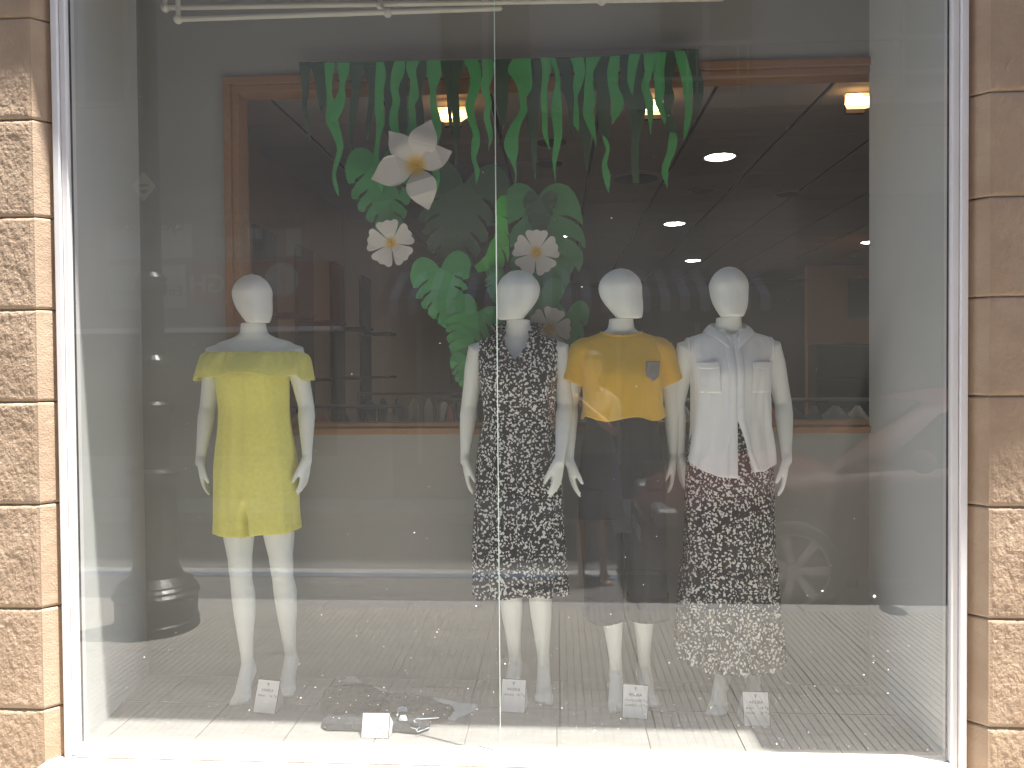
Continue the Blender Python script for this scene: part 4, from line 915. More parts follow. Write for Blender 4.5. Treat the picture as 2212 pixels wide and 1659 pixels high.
# collar: stand and turned-down leaf with points
def shirt_collar(parent, m):
    vs, fs = [], []; nu_, nv_ = 70, 12; a0 = .26
    for i in range(nu_ + 1):
        th = a0 + (2 * PI - 2 * a0) * i / nu_; e = abs(2 * i / nu_ - 1); pt_ = max(0, (e - .80) / .20)
        for j in range(nv_ + 1):
            v = j / nv_
            if v < .4: q = v / .4; r_ = .001 + .006 * q; z = 1.492 + .066 * q - (.030 + .050 * q) * e ** 2.6
            else:
                q = (v - .4) / .6; r_ = .007 + .024 * q + .026 * q * e ** 2; z = 1.558 - .080 * e ** 2.6 - (.046 + .030 * pt_ ** 1.2) * q + .006 * math.sin(PI * q)
            tt = th + (pt_ * q * .16 * (-1 if th > PI else 1) * -1 if v >= .4 else 0)
            vs.append(V((.066 + r_) * math.sin(tt), .012 - (.060 + r_) * math.cos(tt), z))
    n = nv_ + 1
    for i in range(nu_):
        for j in range(nv_): fs.append((i * n + j, i * n + j + 1, (i + 1) * n + j + 1, (i + 1) * n + j))
    o = mk('collar', vs, fs, m, parent, True); md = o.modifiers.new('t', 'SOLIDIFY'); md.thickness = .0028
shirt_collar(m4, M['shirt'])
def btn(parent, p, m, r=.0052):
    bm = bmesh.new(); bmesh.ops.create_cone(bm, cap_ends=True, segments=14, radius1=r, radius2=r * .9, depth=.0026, matrix=Matrix.Translation(p) @ Matrix.Rotation(PI / 2, 4, 'X')); bmobj('button', bm, m, parent)
btn(m4, V(.026, -.062, 1.462), M['button'])
for s_ in (.42, .52, .60):
    a, b = g4(s_); btn(m4, pr.pt(a + .07, s_, .0075 + f4(a + .07, s_)), M['wbutton'])
WZ0 = [0, .115, .475, .80, .88, 1.10, 1.285, 1.405, 1.455, 1.515, 1.583, 2]; WZ1 = [0, .14, .55, .875, .95, 1.19, 1.38, 1.486, 1.534, 1.572, 1.617, 2.034]
for mm in (m1, m2, m3, m4):      # long legs and high waist of a shop figure, body and clothes alike
    mm.scale = (1, 1, 1)
    for ch in mm.children:
        if ch.name.startswith('head'): ch.location.z = float(np.interp(ch.location.z, WZ0, WZ1)); continue
        me = ch.data; n = len(me.vertices); a_ = np.empty(n * 3); me.vertices.foreach_get('co', a_); a_ = a_.reshape(-1, 3); a_[:, 2] = np.interp(a_[:, 2], WZ0, WZ1); me.vertices.foreach_set('co', a_.ravel()); me.update()
# ================================================================== PRICE CARDS
def card(TL, TR, BR, BL, rows, lab, lean=.035, emb=1, small=False, flap=1):
    bl, br = P(*BL, Z=FZ + .002), P(*BR, Z=FZ + .002); ym = (bl.y + br.y) / 2
    bl = P(*BL, ym); br = P(*BR, ym); dzz = FZ + .002 - min(bl.z, br.z); tl = P(*TL, ym + lean); tr = P(*TR, ym + lean)
    for q in (bl, br, tl, tr): q.z += dzz
    t = thing('price_card', lab, 'price card', tuple((bl + br) / 2), 0, 'price cards on the display floor')
    c = (bl + br) / 2; ex = (br - bl); W_ = ex.length; ex.normalize(); ey = ((tl + tr) / 2 - c); H_ = ey.length; ey.normalize(); ey = (ey - ex * ey.dot(ex)).normalized(); ez = ex.cross(ey)
    B = Matrix((ex, ey, ez)).transposed().to_4x4()
    def bx(name, x0, x1, y0, y1, z0, z1, m):
        o = box(name, x0, x1, y0, y1, z0, z1, m, t); o.matrix_local = B; return o
    bx('backing', -W_ / 2 - .003, W_ / 2 + .003, -.001, H_ + .003, -.004, -.0012, M['frame'])
    bx('panel', -W_ / 2, W_ / 2, 0, H_, -.001, .0008, M['card'])
    # folding support behind
    f0 = c + ex * (W_ / 2 * flap); f1 = f0 + ey * H_ * .97; f2_ = V(f0.x + .012 * flap, f0.y + .085, FZ + .002)
    vs = [f0, f1, f2_]; nrm = (f1 - f0).cross(f2_ - f0).normalized() * .0015
    vs = [v - c for v in vs + [v + nrm for v in vs]]
    mk('side_flap', vs, [(0, 1, 2), (3, 5, 4), (0, 3, 4, 1), (1, 4, 5, 2), (2, 5, 3, 0)], M['card'] if small else M['sideflap'], t)
    def tx(s, x, y, sz, m, al='LEFT', sh=0, sp=1.0):
        text(s, B @ Matrix.Translation((x, y, .0012)), sz, m, t, align=al, shear=sh, space=sp, ext=.0002)
    y_top = H_
    k = min(W_ / .115, 1.0)
    ys = .78 if not small else .74
    tx('AKEBIA', 0, H_ * (.66 if not small else .66), .0185 * k, M['ink'] if not small else M['sideflap'], 'CENTER', 0, 1.05)
    # sprig emblem above the name
    bm = bmesh.new()
    def bar(x0, y0, x1, y1, w_):
        a, b = V(x0, y0, 0), V(x1, y1, 0); n = (b - a).normalized().cross(V(0, 0, 1)) * w_; bm.faces.new([bm.verts.new(q) for q in (a - n, b - n, b + n, a + n)])
    bar(0, -.009, 0, .007, .0008)
    for s in (-1, 1):
        bar(0, .000, s * .006, .005, .0007); bar(s * .006, .005, s * .0045, .0095, .0007); bar(s * .0045, .0095, 0, .007, .0006)
    bar(-.002, .0095, .002, .0095, .0006)
    o = bmobj('emblem', bm, M['ink'] if not small else M['sideflap'], t); o.matrix_local = B @ Matrix.Translation((0, H_ * (.86 if not small else .85), .0014)) @ Matrix.Scale(k * 1.0, 4)
    for i, (a, b, c_) in enumerate(rows):
        y = H_ * ((.50 - .15 * i) if not small else (.36 - .24 * i))
        tx(a, -W_ * .42, y, .0125 * k, M['pen'], 'LEFT', .2); tx(b, W_ * .14, y, .014 * k, M['pen'], 'LEFT', .2); tx(c_, W_ * .31, y + .004, .009 * k, M['pen'], 'LEFT', .2); tx('€', W_ * .42, y - .002, .012 * k, M['pen'], 'LEFT')
    return t
card((557, 1469), (603, 1474), (593, 1545), (547, 1540), [('MONO', '26', "'90")], 'tilted price card at the feet of the yellow playsuit mannequin')
card((1084, 1468), (1135, 1470), (1133, 1541), (1082, 1538), [('VESTIDO', '29', "'95")], 'upright price card beside the glass joint, under the print dress')
card((1345, 1479), (1400, 1483), (1398, 1555), (1345, 1551), [('PANTALON', '22', "'95"), ('CAMISETA', '12', "'95")], 'price card with two rows at the feet of the mustard shirt mannequin')
card((1603, 1495), (1657, 1495), (1664, 1569), (1609, 1568), [('BLUSA', '19', "'95"), ('FALDA', '25', "'95")], 'price card under the white shirt mannequin, furthest right', flap=-1)
card((783, 1541), (840, 1541), (838, 1594), (781, 1593), [('CHAQUETA', '39', "'95"), ('CAMISETA', '15', "'95")], 'sunlit wide price card in front of the flat laid denim', small=True, lean=.03)
# ================================================================== CLOTHES LAID ON THE FLOOR
zf = lambda x, y: (664.2 + .1777 * x, 1436.7 + .1777 * y)
def laid(name, pts, z, th, m, parent, seed, res=.006, amp=.008, **k):
    W = [P(*zf(*q), Z=FZ + z) for q in pts]; W2 = [(q.x, q.y) for q in W]
    cx = sum(a for a, b in W2) / len(W2); cy = sum(b for a, b in W2) / len(W2)
    x0, x1 = min(a for a, b in W2), max(a for a, b in W2); y0, y1 = min(b for a, b in W2), max(b for a, b in W2)
    def dist(x, y):
        ins = False; d = 9
        for i in range(len(W2)):
            ax, ay = W2[i]; bx_, by_ = W2[(i + 1) % len(W2)]
            if (ay > y) != (by_ > y) and x < (bx_ - ax) * (y - ay) / (by_ - ay) + ax: ins = not ins
            ex, ey = bx_ - ax, by_ - ay; t = max(0, min(1, ((x - ax) * ex + (y - ay) * ey) / (ex * ex + ey * ey + 1e-12))); d = min(d, math.hypot(x - ax - t * ex, y - ay - t * ey))
        return d if ins else -d
    bm = bmesh.new(); vs = [bm.verts.new((a, b, 0)) for a, b in W2]; bm.faces.new(vs)
    bm.normal_update(); bmesh.ops.triangulate(bm, faces=bm.faces[:]); 
    for _ in range(7):
        es = [e for e in bm.edges if e.calc_length() > res * 2.2]
        if not es: break
        bmesh.ops.subdivide_edges(bm, edges=es, cuts=1); bm.normal_update(); bmesh.ops.triangulate(bm, faces=bm.faces[:])
    for v in bm.verts:
        d = max(0, dist(v.co.x, v.co.y)); e = 1 - math.exp(-d / .010)
        v.co.z = FZ + z + th * e + amp * e * (nz(v.co.x * 22 + seed, v.co.y * 40, seed) + .5 * abs(nz(v.co.x * 50, v.co.y * 80 + seed, 2))) + .0008
        if dist(v.co.x, v.co.y) < .002: v.co.z = FZ + z * .5 + .0006
        v.co.x -= cx; v.co.y -= cy; v.co.z -= FZ
    o = bmobj(name, bm, m, parent, True)
    if parent is None: o.location = (cx, cy, FZ)
    else: o.location = (cx - parent.location.x, cy - parent.location.y, 0)
    for a, v in k.items(): o[a] = v
    return o
tp = laid('folded_top', [(405,190),(480,160),(590,145),(625,170),(645,205),(695,235),(960,300),(990,330),(1500,420),(1530,395),(1900,470),(2070,482),(2072,525),(1960,590),(1830,640),(1800,675),(1720,672),(1700,630),(1500,560),(1000,420),(600,262)], .002, .010, M['paleknit'], None, 3, amp=.006)
tp['label'] = 'pale grey top laid flat, its neck and sleeve sticking out from under the denim'; tp['category'] = 'top'
jk = laid('denim_shorts', [(200,300),(330,290),(480,270),(590,262),(650,245),(730,250),(800,280),(900,340),(1050,375),(1250,385),(1500,410),(1600,470),(1750,520),(1800,560),(1690,635),(1500,665),(1480,760),(1400,790),(1330,810),(1200,800),(1090,785),(1000,790),(850,780),(640,778),(400,770),(230,770),(160,730),(200,600),(140,470)], .012, .020, M['denim'], None, 8, amp=.012)
jk['label'] = 'dark distressed denim garment laid flat on the floor behind the wide price card'; jk['category'] = 'denim garment'
def patch(pts, m, name, z=.04):
    o = laid(name, pts, z, .003, m, jk, 5, amp=.004); return o
patch([(1085, 520), (1140, 497), (1225, 505), (1222, 530), (1120, 545), (1100, 600), (1085, 600)], M['fray'], 'frayed_patch', .044)
patch([(1095, 610), (1220, 605), (1215, 650), (1110, 652)], M['paleknit'], 'frayed_patch', .044)
def thread(lst, z=.045):
    bm = bmesh.new(); tubem(bm, [(P(*zf(*q), Z=FZ + z) - jk.location, .0016) for q in lst], 6, caps=False); bmobj('frayed_edge', bm, M['fray'], jk, True)
thread([(1600, 640), (1400, 655), (1330, 655), (1290, 680), (1330, 700), (1300, 690)], .036); thread([(1480, 760), (1400, 790), (1340, 812), (1320, 790), (1380, 745), (1340, 740), (1250, 760), (1320, 775)], .022)
# ================================================================== ACROSS THE STREET (seen in the glass)
YO = -6.1
def Q(px, py, y): 
    """point seen mirrored in the glass plane"""
    p = P(px, py, -y); return V(p.x, y, p.z)
ob = thing('street_building', 'shaded rendered building across the street reflected in the shop glass', 'building', (0, YO, 0))
box('wall', -14, 14, -6, 0, 0, 22, M['render'], ob)
fb = thing('awning_shop_front', 'dark shop front under the striped awning across the street', 'shop front', (0, YO, 0))
def qx(px, py=600): return Q(px, py, YO).x
def qz(py, px=1200): return Q(px, py, YO).z
xa, xb = qx(845), qx(1640)
box('panel', xa, qx(2200), .001, .04, 0, qz(435), M['facedark'], fb); box('fascia', xa + .02, qx(1655), .041, .06, qz(590), qz(432), M['signg'], fb)
box('pilaster', qx(1535), qx(1715), .061, .10, qz(590), qz(425), M['render2'], fb)
for px in (900, 1120, 1330, 1500): box('mullion', qx(px), qx(px) + .05, .041, .07, .4, qz(700), M['greyrail'], fb)
for a, b in ((915, 1110), (1135, 1320), (1345, 1490)): box('window', qx(a) + .06, qx(b), .041, .05, .45, qz(705), M['pane'], fb)
def otext(s, px, py, size, m, parent, shear=0, **k):
    p = Q(px, py, YO); text(s, Matrix.Translation((p.x, .075, p.z)) @ Matrix.Rotation(PI, 4, 'Z') @ Matrix.Rotation(PI / 2, 4, 'X'), size, m, parent, shear=shear, ext=.004, **k)
for i, s in enumerate(('Decoración', 'Iluminación', 'Textil hogar', 'Artículos regalo')): otext(s, 1000, 517 + 19 * i, .115, M['greyrail'], fb, .3)
otext('Janel', 1262, 552, .20, M['greyrail'], fb, .35); otext('Dulces', 1605, 520, .26, M['greyrail'], fb, .35); otext('Sueños', 1500, 538, .18, M['greyrail'], fb, .35)
bm = bmesh.new(); c = Q(1412, 528, YO); r_ = .155; out = []
for k in range(30):
    a = R(60) + R(250) * k / 29; out.append((c.x + r_ * math.cos(a), c.z + r_ * math.sin(a)))
for k in range(30):
    a = R(310) - R(250) * k / 29; out.append((c.x + .05 + r_ * .72 * math.cos(a), c.z + .03 + r_ * .72 * math.sin(a)))
bm.free(); prism('moon_emblem', out, .075, .085, M['greyrail'], fb)
aw = thing('awning', 'striped awning with scalloped valance over the shop across the street', 'awning', (0, YO, 0))
x0, x1 = qx(850), qx(1625); ns = 40; za, zb_ = qz(585), qz(655)
for i in range(ns):
    a = x0 + (x1 - x0) * i / ns; b = x0 + (x1 - x0) * (i + 1) / ns; m = M['awnl'] if i % 2 else M['awnd']
    v = [(a, .07, za), (b, .07, za), (b, .75, zb_), (a, .75, zb_)]; v += [(x, y, z - .006) for x, y, z in v]
    mk('awning_stripe', v, [(0, 1, 2, 3), (7, 6, 5, 4), (0, 4, 5, 1), (1, 5, 6, 2), (2, 6, 7, 3), (3, 7, 4, 0)], m, aw)
    h = .15; v = [(a, .75, zb_), (b, .75, zb_), (b, .75, zb_ - h), ((a + b) / 2, .75, zb_ - h - .025), (a, .75, zb_ - h)]; v += [(x, y + .004, z) for x, y, z in v]
    mk('valance_flap', v, [(0, 1, 2, 3, 4), (9, 8, 7, 6, 5), (0, 5, 6, 1), (1, 6, 7, 2), (2, 7, 8, 3), (3, 8, 9, 4), (4, 9, 5, 0)], m, aw)
ph = thing('phone_shop_front', 'phone shop front with white sign panels and red fascia across the street', 'shop front', (0, YO, 0))
xe = qx(742)
box('panel', -9.5, xe, .001, .04, qz(700), qz(432), M['render2'], ph)
box('white_ledge', -9.5, xe, .041, .16, qz(710), qz(700), M['white'], ph)
box('window', -9.4, xe - .1, .001, .03, .5, qz(712), M['pane'], ph)
box('sign_board', qx(235), qx(420), .041, .06, qz(545), qz(470), M['signw'], ph); box('sign_board', qx(240), qx(405), .041, .06, qz(655), qz(560), M['signw'], ph)
box('sign_board', qx(470), qx(662), .041, .055, qz(550), qz(458), M['signg'], ph)
box('red_panel', qx(480), qx(735), .041, .055, qz(698), qz(556), M['signr'], ph); box('red_panel', qx(425), qx(478), .041, .055, qz(650), qz(556), M['signr'], ph)
for a, b, c_, d_ in ((476, 530, 500, 545), (540, 553, 482, 506), (556, 570, 482, 506), (540, 553, 512, 545), (556, 574, 512, 530), (580, 618, 484, 545), (622, 655, 484, 545)):
    box('picture', qx(a), qx(b), .056, .062, qz(d_), qz(c_), random.choice((M['signw'], M['greyrail'], M['facedark'], M['render2'])), ph)
otext('MOVILES Y ACCESORIOS', 655, 476, .098, M['signw'], ph)
otext('Lyca', 404, 500, .19, M['facedark'], ph); otext('mobile', 330, 500, .17, M['facedark'], ph); otext('Envios', 400, 640, .17, M['facedark'], ph); otext('dinero', 315, 640, .15, M['facedark'], ph)
otext('GH', 492, 632, .30, M['signw'], ph)
c = Q(612, 605, YO)
bm = bmesh.new(); r0 = [bm.verts.new((c.x + .20 * math.cos(2 * PI * k / 32), .058, c.z + .20 * math.sin(2 * PI * k / 32))) for k in range(32)]; r1 = [bm.verts.new((v.co.x, .066, v.co.z)) for v in r0]
bm.faces.new(r1); [bm.faces.new((r0[k], r0[(k + 1) % 32], r1[(k + 1) % 32], r1[k])) for k in range(32)]; bmobj('round_sign', bm, M['signw'], ph)
p = Q(625, 628, YO); text('?', Matrix.Translation((p.x, .068, p.z)) @ Matrix.Rotation(PI, 4, 'Z') @ Matrix.Rotation(PI / 2, 4, 'X'), .30, M['signr'], ph, ext=.003)
# upper storey: windows and a balcony
def window(parent, x, z, w_, h):
    f = box('window', x - w_ / 2, x + w_ / 2, .001, .05, z, z + h, M['render2'], parent)
    for a in (-1, 1): box('pane', x + (a - 1) * w_ / 4 + .04 + (0 if a < 0 else 0), x + (a + 1) * w_ / 4 - .04, .051, .056, z + .06, z + h - .06, M['pane'], f)
for fl_ in range(5):
    for x in (-10.5, -7.7, -5.6, -.8, 1.7, 4.4, 7.2, 10): window(ob, x, 4.1 + fl_ * 3.1 + (.55 if x < -3 else 0), 1.1, 1.3 if x < -3 else 2.1)
bc = thing('balcony', 'balcony with grey railing on the building across the street', 'balcony', (0, YO, 0))
bx0, bx1 = qx(1165), qx(2400)
zr0, zr1 = qz(232), qz(165)
box('slab', bx0 - .1, bx1, .001, .8, zr0 - .32, zr0 - .17, M['render2'], bc)
for z in (zr0 - .0, zr1): box('handrail', bx0, bx1, .74, .78, z - .02, z + .02, M['greyrail'], bc)
i = 0; x = bx0
while x < bx1:
    for d in (0, .10): box('baluster', x + d, x + d + .022, .748, .772, zr0 - .17, zr1 - .021, M['greyrail'], bc)
    x += .52
# ---- street lamp
ly = -1.58; lx = Q(338, 1350, ly).x
lamp = thing('street_lamp', 'black cast iron street lamp post with stepped round base on the pavement', 'street lamp', (lx, ly, 0))
bm = bmesh.new(); lathe(bm, [(.236, .0), (.236, .05), (.226, .06), (.226, .19), (.238, .20), (.238, .215), (.222, .23), (.222, .245), (.205, .26), (.205, .272), (.150, .31), (.132, .35), (.124, .38), (.120, .84), (.128, .86), (.150, .885), (.156, .905), (.150, .92), (.120, .94)], 40); bmobj('base', bm, M['iron'], lamp)
bm = bmesh.new(); lathe(bm, [(.088, .94), (.084, 1.24), (.104, 1.26), (.112, 1.285), (.104, 1.31), (.080, 1.33), (.076, 1.52), (.098, 1.54), (.098, 1.57), (.068, 1.60), (.064, 1.95), (.082, 1.98), (.086, 2.01), (.078, 2.03), (.088, 2.05), (.058, 2.08), (.046, 4.2), (.07, 4.25), (.05, 4.32)], 28); bmobj('column', bm, M['iron'], lamp)
for k in range(8):
    a = 2 * PI * k / 8; bm = bmesh.new(); tubem(bm, [((.120 * math.cos(a), .120 * math.sin(a), .42), .011), ((.117 * math.cos(a), .117 * math.sin(a), .80), .011)], 8); bmobj('rib', bm, M['iron'], lamp, True)
bm = bmesh.new(); lathe(bm, [(.10, 4.33), (.17, 4.65), (.17, 4.68)], 6); bmobj('lantern', bm, M['lens'], lamp); bm = bmesh.new(); lathe(bm, [(.19, 4.681), (.06, 4.85), (.02, 4.95)], 6); bmobj('lantern_roof', bm, M['iron'], lamp)
sg = Q(345, 398, ly + .1); stk = thing('diamond_sticker', 'small white diamond plate fixed high on the lamp post', 'sign', (lx, ly + .062, sg.z))
M['plate'] = mat('white_enamel_plate', (.85, .85, .85), .4); prism('plate', [(0, -.085), (.07, 0), (0, .085), (-.07, 0)], 0, .004, M['plate'], stk); prism('mark', [(-.03, -.02), (.03, -.02), (.0, -.045)], .0045, .0055, M['facedark'], stk); prism('mark', [(-.03, .0), (.03, .0), (.03, .012), (-.03, .012)], .0045, .0055, M['facedark'], stk)
# ---- parked car, its nose towards the lamp post
wc = Q(1708, 1222, -2.25); WX, WZ = wc.x, .315 - .125
car = thing('parked_car', 'dark red hatchback parked along the kerb, reflected at the right of the window', 'car', (WX, -2.24, -.118))
def car_section(x):
    """half width, sill height, belt height at length x (0 = front wheel centre)"""
    f = min(1, max(0, (x + .86) / .45)); r_ = min(1, max(0, (3.25 - x) / .35))
    return .84 * (.74 + .26 * math.sin(f * PI / 2)) * (.84 + .16 * math.sin(r_ * PI / 2))
bm = bmesh.new(); rings = []
XS = [-.88, -.84, -.76, -.6, -.40, -.2, 0, .25, .5, .8, 1.2, 1.7, 2.2, 2.6, 2.9, 3.1, 3.22, 3.26]
def belt(x): return float(np.interp(x, [-.88, -.80, -.6, -.2, .35, .8, 2.2, 3.0, 3.26], [.50, .66, .76, .86, .93, .96, 1.0, 1.02, .80]))
for x in XS:
    hw = car_section(x); b = belt(x); lo = .19 + (.06 if x < -.7 or x > 3.1 else 0)
    ring = [(-hw * .97, lo), (-hw, lo + .14), (-hw * 1.0, lo + .35), (-hw * .985, b - .10), (-hw * .93, b - .01), (-hw * .6, b + .025), (0, b + .035), (hw * .6, b + .025), (hw * .93, b - .01), (hw * .985, b - .10), (hw, lo + .35), (hw, lo + .14), (hw * .97, lo)]
    rings.append([bm.verts.new((x, -.84 + y, z)) for y, z in ring])
for a, b in zip(rings, rings[1:]):
    for k in range(len(a)): bm.faces.new((a[k], a[(k + 1) % len(a)], b[(k + 1) % len(a)], b[k]))
bm.faces.new(rings[0]); bm.faces.new(rings[-1][::-1])
bmobj('body', bm, M['carred'], car, True)
bm = bmesh.new(); CX = [.30, .62, 1.0, 1.5, 2.1, 2.7, 3.05, 3.18]; CT = [.95, 1.16, 1.36, 1.44, 1.43, 1.36, 1.20, 1.04]; rings = []
for x, tz in zip(CX, CT):
    b = belt(x) + .0; hw = car_section(x) * .93; tw = hw - (tz - b) * .34
    rings.append([bm.verts.new((x, -.84 + y, z)) for y, z in ((-hw, b - .02), (-(hw + tw) / 2, (b + tz) / 2), (-tw, tz - .03), (-tw * .8, tz), (0, tz + .015), (tw * .8, tz), (tw, tz - .03), ((hw + tw) / 2, (b + tz) / 2), (hw, b - .02))])
for a, b in zip(rings, rings[1:]):
    for k in range(len(a) - 1): bm.faces.new((a[k], a[k + 1], b[k + 1], b[k]))
bmobj('cabin_roof', bm, M['carred'], car, True)
for sgn in (1, -1):
    for pts in ([(.62, .985), (1.02, 1.31), (1.50, 1.385), (1.50, .995)], [(1.58, .995), (1.58, 1.385), (2.15, 1.375), (2.35, 1.02), (2.35, 1.01)], [(2.42, 1.02), (2.25, 1.36), (2.68, 1.31), (2.95, 1.06)]):
        v = [(x, -.84 + sgn * (car_section(x) * .93 - (z - belt(x)) * .34 + .006), z) for x, z in pts]; v += [(x, y - sgn * .012, z) for x, y, z in v]; n = len(pts)
        mk('side_window', v, [tuple(range(n)), tuple(range(2 * n - 1, n - 1, -1))] + [(i, i + n, (i + 1) % n + n, (i + 1) % n) for i in range(n)], M['carglass'], car)
v = [(.34, -.84 - .62, .965), (.34, -.84 + .62, .965), (.98, -.84 + .50, 1.365), (.98, -.84 - .50, 1.365)]; v += [(x - .02, y, z + .018) for x, y, z in v]
mk('windscreen', v, [(0, 1, 2, 3), (7, 6, 5, 4), (0, 4, 5, 1), (1, 5, 6, 2), (2, 6, 7, 3), (3, 7, 4, 0)], M['carglass'], car)
def carwheel(x, y, sgn):
    wt = bpy.data.objects.new('wheel', None); COL.objects.link(wt); wt.parent = car; wt.location = (x, y, .315)
    rot = Matrix.Rotation(PI / 2 * -sgn, 4, 'X')
    bm = bmesh.new(); lathe(bm, [(.235, -.09), (.30, -.095), (.315, -.07), (.315, .07), (.30, .095), (.235, .09)], 40); bmesh.ops.transform(bm, matrix=rot, verts=bm.verts); bmobj('tyre', bm, M['tyre'], wt, True)
    bm = bmesh.new(); n = 40
    for r0, r1, z0, z1 in ((.238, .226, .096, .098), (.226, .214, .098, .075)):
        a = [bm.verts.new((r0 * math.cos(2 * PI * k / n), r0 * math.sin(2 * PI * k / n), z0)) for k in range(n)]; b = [bm.verts.new((r1 * math.cos(2 * PI * k / n), r1 * math.sin(2 * PI * k / n), z1)) for k in range(n)]
        for k in range(n): bm.faces.new((a[k], a[(k + 1) % n], b[(k + 1) % n], b[k]))
    bmesh.ops.transform(bm, matrix=rot, verts=bm.verts); bmobj('rim', bm, M['alloy'], wt, True)
    bm = bmesh.new(); bmesh.ops.create_cone(bm, cap_ends=True, segments=24, radius1=.06, radius2=.045, depth=.03, matrix=Matrix.Translation((0, 0, .097)))
    for k in range(7):
        a = 2 * PI * k / 7; c_, s_ = math.cos(a), math.sin(a); q = [(.04, -.022), (.222, -.030), (.222, .030), (.04, .022)]
        lo = [bm.verts.new((x_ * c_ - y_ * s_, x_ * s_ + y_ * c_, .085)) for x_, y_ in q]; hi = [bm.verts.new((x_ * c_ - y_ * s_, x_ * s_ + y_ * c_, .103 if x_ < .1 else .097)) for x_, y_ in q]
        bm.faces.new(hi); [bm.faces.new((lo[i], lo[(i + 1) % 4], hi[(i + 1) % 4], hi[i])) for i in range(4)]
    bmesh.ops.transform(bm, matrix=rot, verts=bm.verts); bmobj('spokes', bm, M['alloy'], wt)
    bm = bmesh.new(); bmesh.ops.create_cone(bm, cap_ends=True, segments=28, radius1=.23, radius2=.23, depth=.02, matrix=Matrix.Translation((0, 0, .06))); bmesh.ops.transform(bm, matrix=rot, verts=bm.verts); bmobj('brake_disc', bm, M['trim'], wt)
for x in (0, 2.5):
    carwheel(x, -.055, 1); carwheel(x, -1.625, -1)
    for y in (.0015, -1.6815):
        bm = bmesh.new(); bmesh.ops.create_cone(bm, cap_ends=True, segments=36, radius1=.365, radius2=.365, depth=.006, matrix=Matrix.Translation((x, y, .33)) @ Matrix.Rotation(PI / 2, 4, 'X')); bmobj('wheel_arch', bm, M['trim'], car)
for y in (-.25, -1.43): box('headlight', -.845, -.70, y - .16, y + .16, .56, .68, M['lens'], car, bev=.02)
box('number_plate', -.905, -.895, -1.1, -.58, .36, .46, M['signw'], car); box('grille', -.895, -.85, -1.25, -.43, .48, .55, M['trim'], car)
box('sill_trim', .42, 2.1, -.02, .006, .20, .26, M['trim'], car); box('door_handle', 1.32, 1.48, -.01, .025, .82, .85, M['lens'], car); box('side_marker', .55, .64, -.005, .012, .70, .72, M['lens'], car)
bm = bmesh.new(); bmesh.ops.create_uvsphere(bm, u_segments=16, v_segments=10, radius=1)
for v in bm.verts: v.co = V(.78 + v.co.x * .07, .10 + v.co.y * .11, 1.02 + v.co.z * .075)
bmobj('wing_mirror', bm, M['carred'], car, True)
for xx in (.56, 1.54, 2.44): box('door_gap', xx, xx + .006, -.016, .003, .30, .93, M['trim'], car)
# ---- the person taking the photograph
px_, py_ = .27, -3.10
per = thing('person', 'woman in pale blouse and navy skirt holding up a phone, reflected in the glass', 'person', (px_, py_, -.118), PI)
per.scale = (.98, .98, .98)
ph_l = V((px_ - 0) / .98, (py_ - (-2.80)) / .98 * 1.0, (1.49 + .118) / .98)
build_body(per, M['skin'], [
    dict(sh=V(-.165, .0, 1.39), el=V(-.16, -.10, 1.16), wr=V(.165, -.20, 1.46), d=V(.75, -.35, .8), n=V(.2, -1, .2), t=V(-.5, .0, 1), curl=.7, s=.95),
    dict(sh=V(.165, .0, 1.39), el=V(.30, -.06, 1.18), wr=V(.335, -.20, 1.44), d=V(-.15, -.35, 1), n=V(-.8, -.6, 0), t=V(-1, 0, .3), curl=.7, s=.95)],
    [leg(-.085, -.08, -.075, -.085, ty=-.13, ay=.01, side=1, heel=.01, az=.085), leg(.085, .09, .10, .115, ty=-.20, ay=-.06, ky=-.03, side=-1, heel=.01, az=.085)], voxel=.0065)
hd = head_mesh(per, 1.575, R(12), M['skin'], 1.02)
for sx in (-1, 1):
    bm = bmesh.new(); bmesh.ops.create_uvsphere(bm, u_segments=12, v_segments=8, radius=.0115, matrix=Matrix.Translation((sx * .030, -.066, .105))); bmobj('eye', bm, M['eyew'], hd, True)
    bm = bmesh.new(); bmesh.ops.create_uvsphere(bm, u_segments=10, v_segments=8, radius=.0062, matrix=Matrix.Translation((sx * .030, -.0745, .105))); bmobj('pupil', bm, M['trim'], hd, True)
    bm = bmesh.new(); bmesh.ops.create_uvsphere(bm, u_segments=12, v_segments=8, radius=1)
    for v in bm.verts: v.co = V(sx * (.078 + v.co.x * .008), .005 + v.co.y * .016, .095 + v.co.z * .028)
    bmobj('ear', bm, M['skin'], hd, True)
bm = bmesh.new(); tubem(bm, [(V(0, -.070, .110), .007), (V(0, -.084, .078), .012), (V(0, -.078, .068), .012)], 12); bmobj('nose', bm, M['skin'], hd, True)
bm = bmesh.new(); bmesh.ops.create_uvsphere(bm, u_segments=14, v_segments=8, radius=1)
for v in bm.verts: v.co = V(v.co.x * .024, -.070 + v.co.y * .010, .042 + v.co.z * .007)
bmobj('mouth', bm, M['lip'], hd, True)
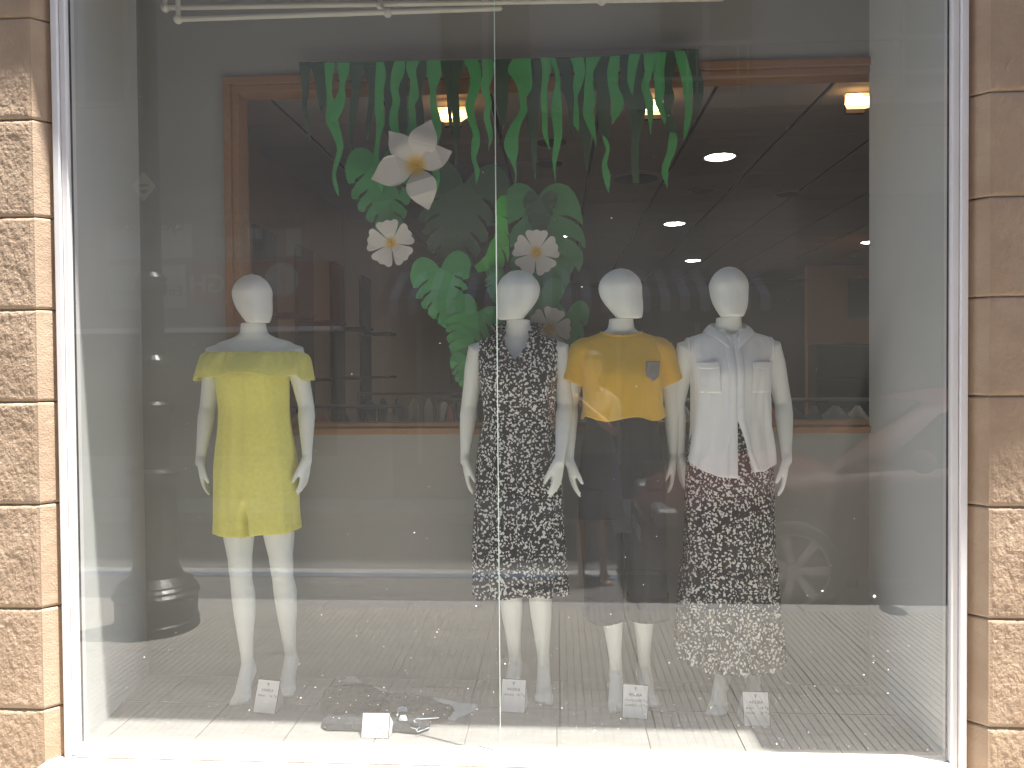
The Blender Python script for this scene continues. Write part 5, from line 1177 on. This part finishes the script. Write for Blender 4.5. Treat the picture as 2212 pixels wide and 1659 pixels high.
bm = bmesh.new(); loftz(bm, dense([(-.09, 0, .045, .060, .045), (-.03, 0, .035, .080, .070), (.06, 0, .030, .086, .085), (.12, 0, .016, .088, .095), (.165, 0, .006, .084, .098), (.195, 0, .004, .068, .080), (.215, 0, .004, .035, .042), (.22, 0, .004, .006, .006)], 4), 36, 2.1)
for v in bm.verts:
    if v.co.y < -.02 and v.co.z < .15: v.co.y = -.02 + (v.co.y + .02) * max(0, (v.co.z - .11) / .04) if v.co.z > .11 else -.02
bmobj('hair', bm, M['hair'], hd, True)
pb = Prof([(1.50, 0, .010, .085, .068), (1.475, 0, .012, .130, .074), (1.452, 0, .012, .166, .084), (1.41, 0, .008, .182, .100), (1.33, 0, -.006, .172, .128), (1.22, 0, -.006, .155, .125), (1.10, 0, 0, .148, .112), (1.0, 0, .004, .178, .132)], 2.2)
shell('blouse', pb, M['blouse'], per, top=lambda th: .004 + .07 * max(0, math.cos(dfront(th))) ** 3, fold=lambda th, s: .010 * nz(th * 3, s * 8, 21), nu=110, nv=50)
sleeve(per, M['blouse'], -1, V(-.165, 0, 1.39), V(-.16, -.10, 1.16), .75, .060, .062); sleeve(per, M['blouse'], 1, V(.165, 0, 1.39), V(.30, -.06, 1.18), .75, .060, .062)
pn = Prof([(1.10, 0, 0, .138, .104), (1.02, 0, .004, .165, .122), (.92, 0, .010, .188, .138), (.75, 0, .01, .205, .155), (.60, 0, .01, .22, .17), (.50, 0, .01, .228, .18)], 2.1)
shell('skirt', pn, M['navy'], per, fold=lambda th, s: .014 * math.sin(8 * th + nz(th, s * 3)) * s / .6, nu=120, nv=50)
for a_ in (V(-.085, -.06, 0), V(.112, -.13, 0)): box('sandal', a_.x - .04, a_.x + .04, a_.y - .10, a_.y + .14, -.001, .012, M['sandal'], per, bev=.004)
phn = box('mobile_phone', -.074, .074, -.0045, .0045, -.036, .036, M['phone'], None, bev=.003)
phn.location = (0.0, -2.775, 1.5); phn['label'] = 'black mobile phone held up sideways by the reflected woman'; phn['category'] = 'phone'
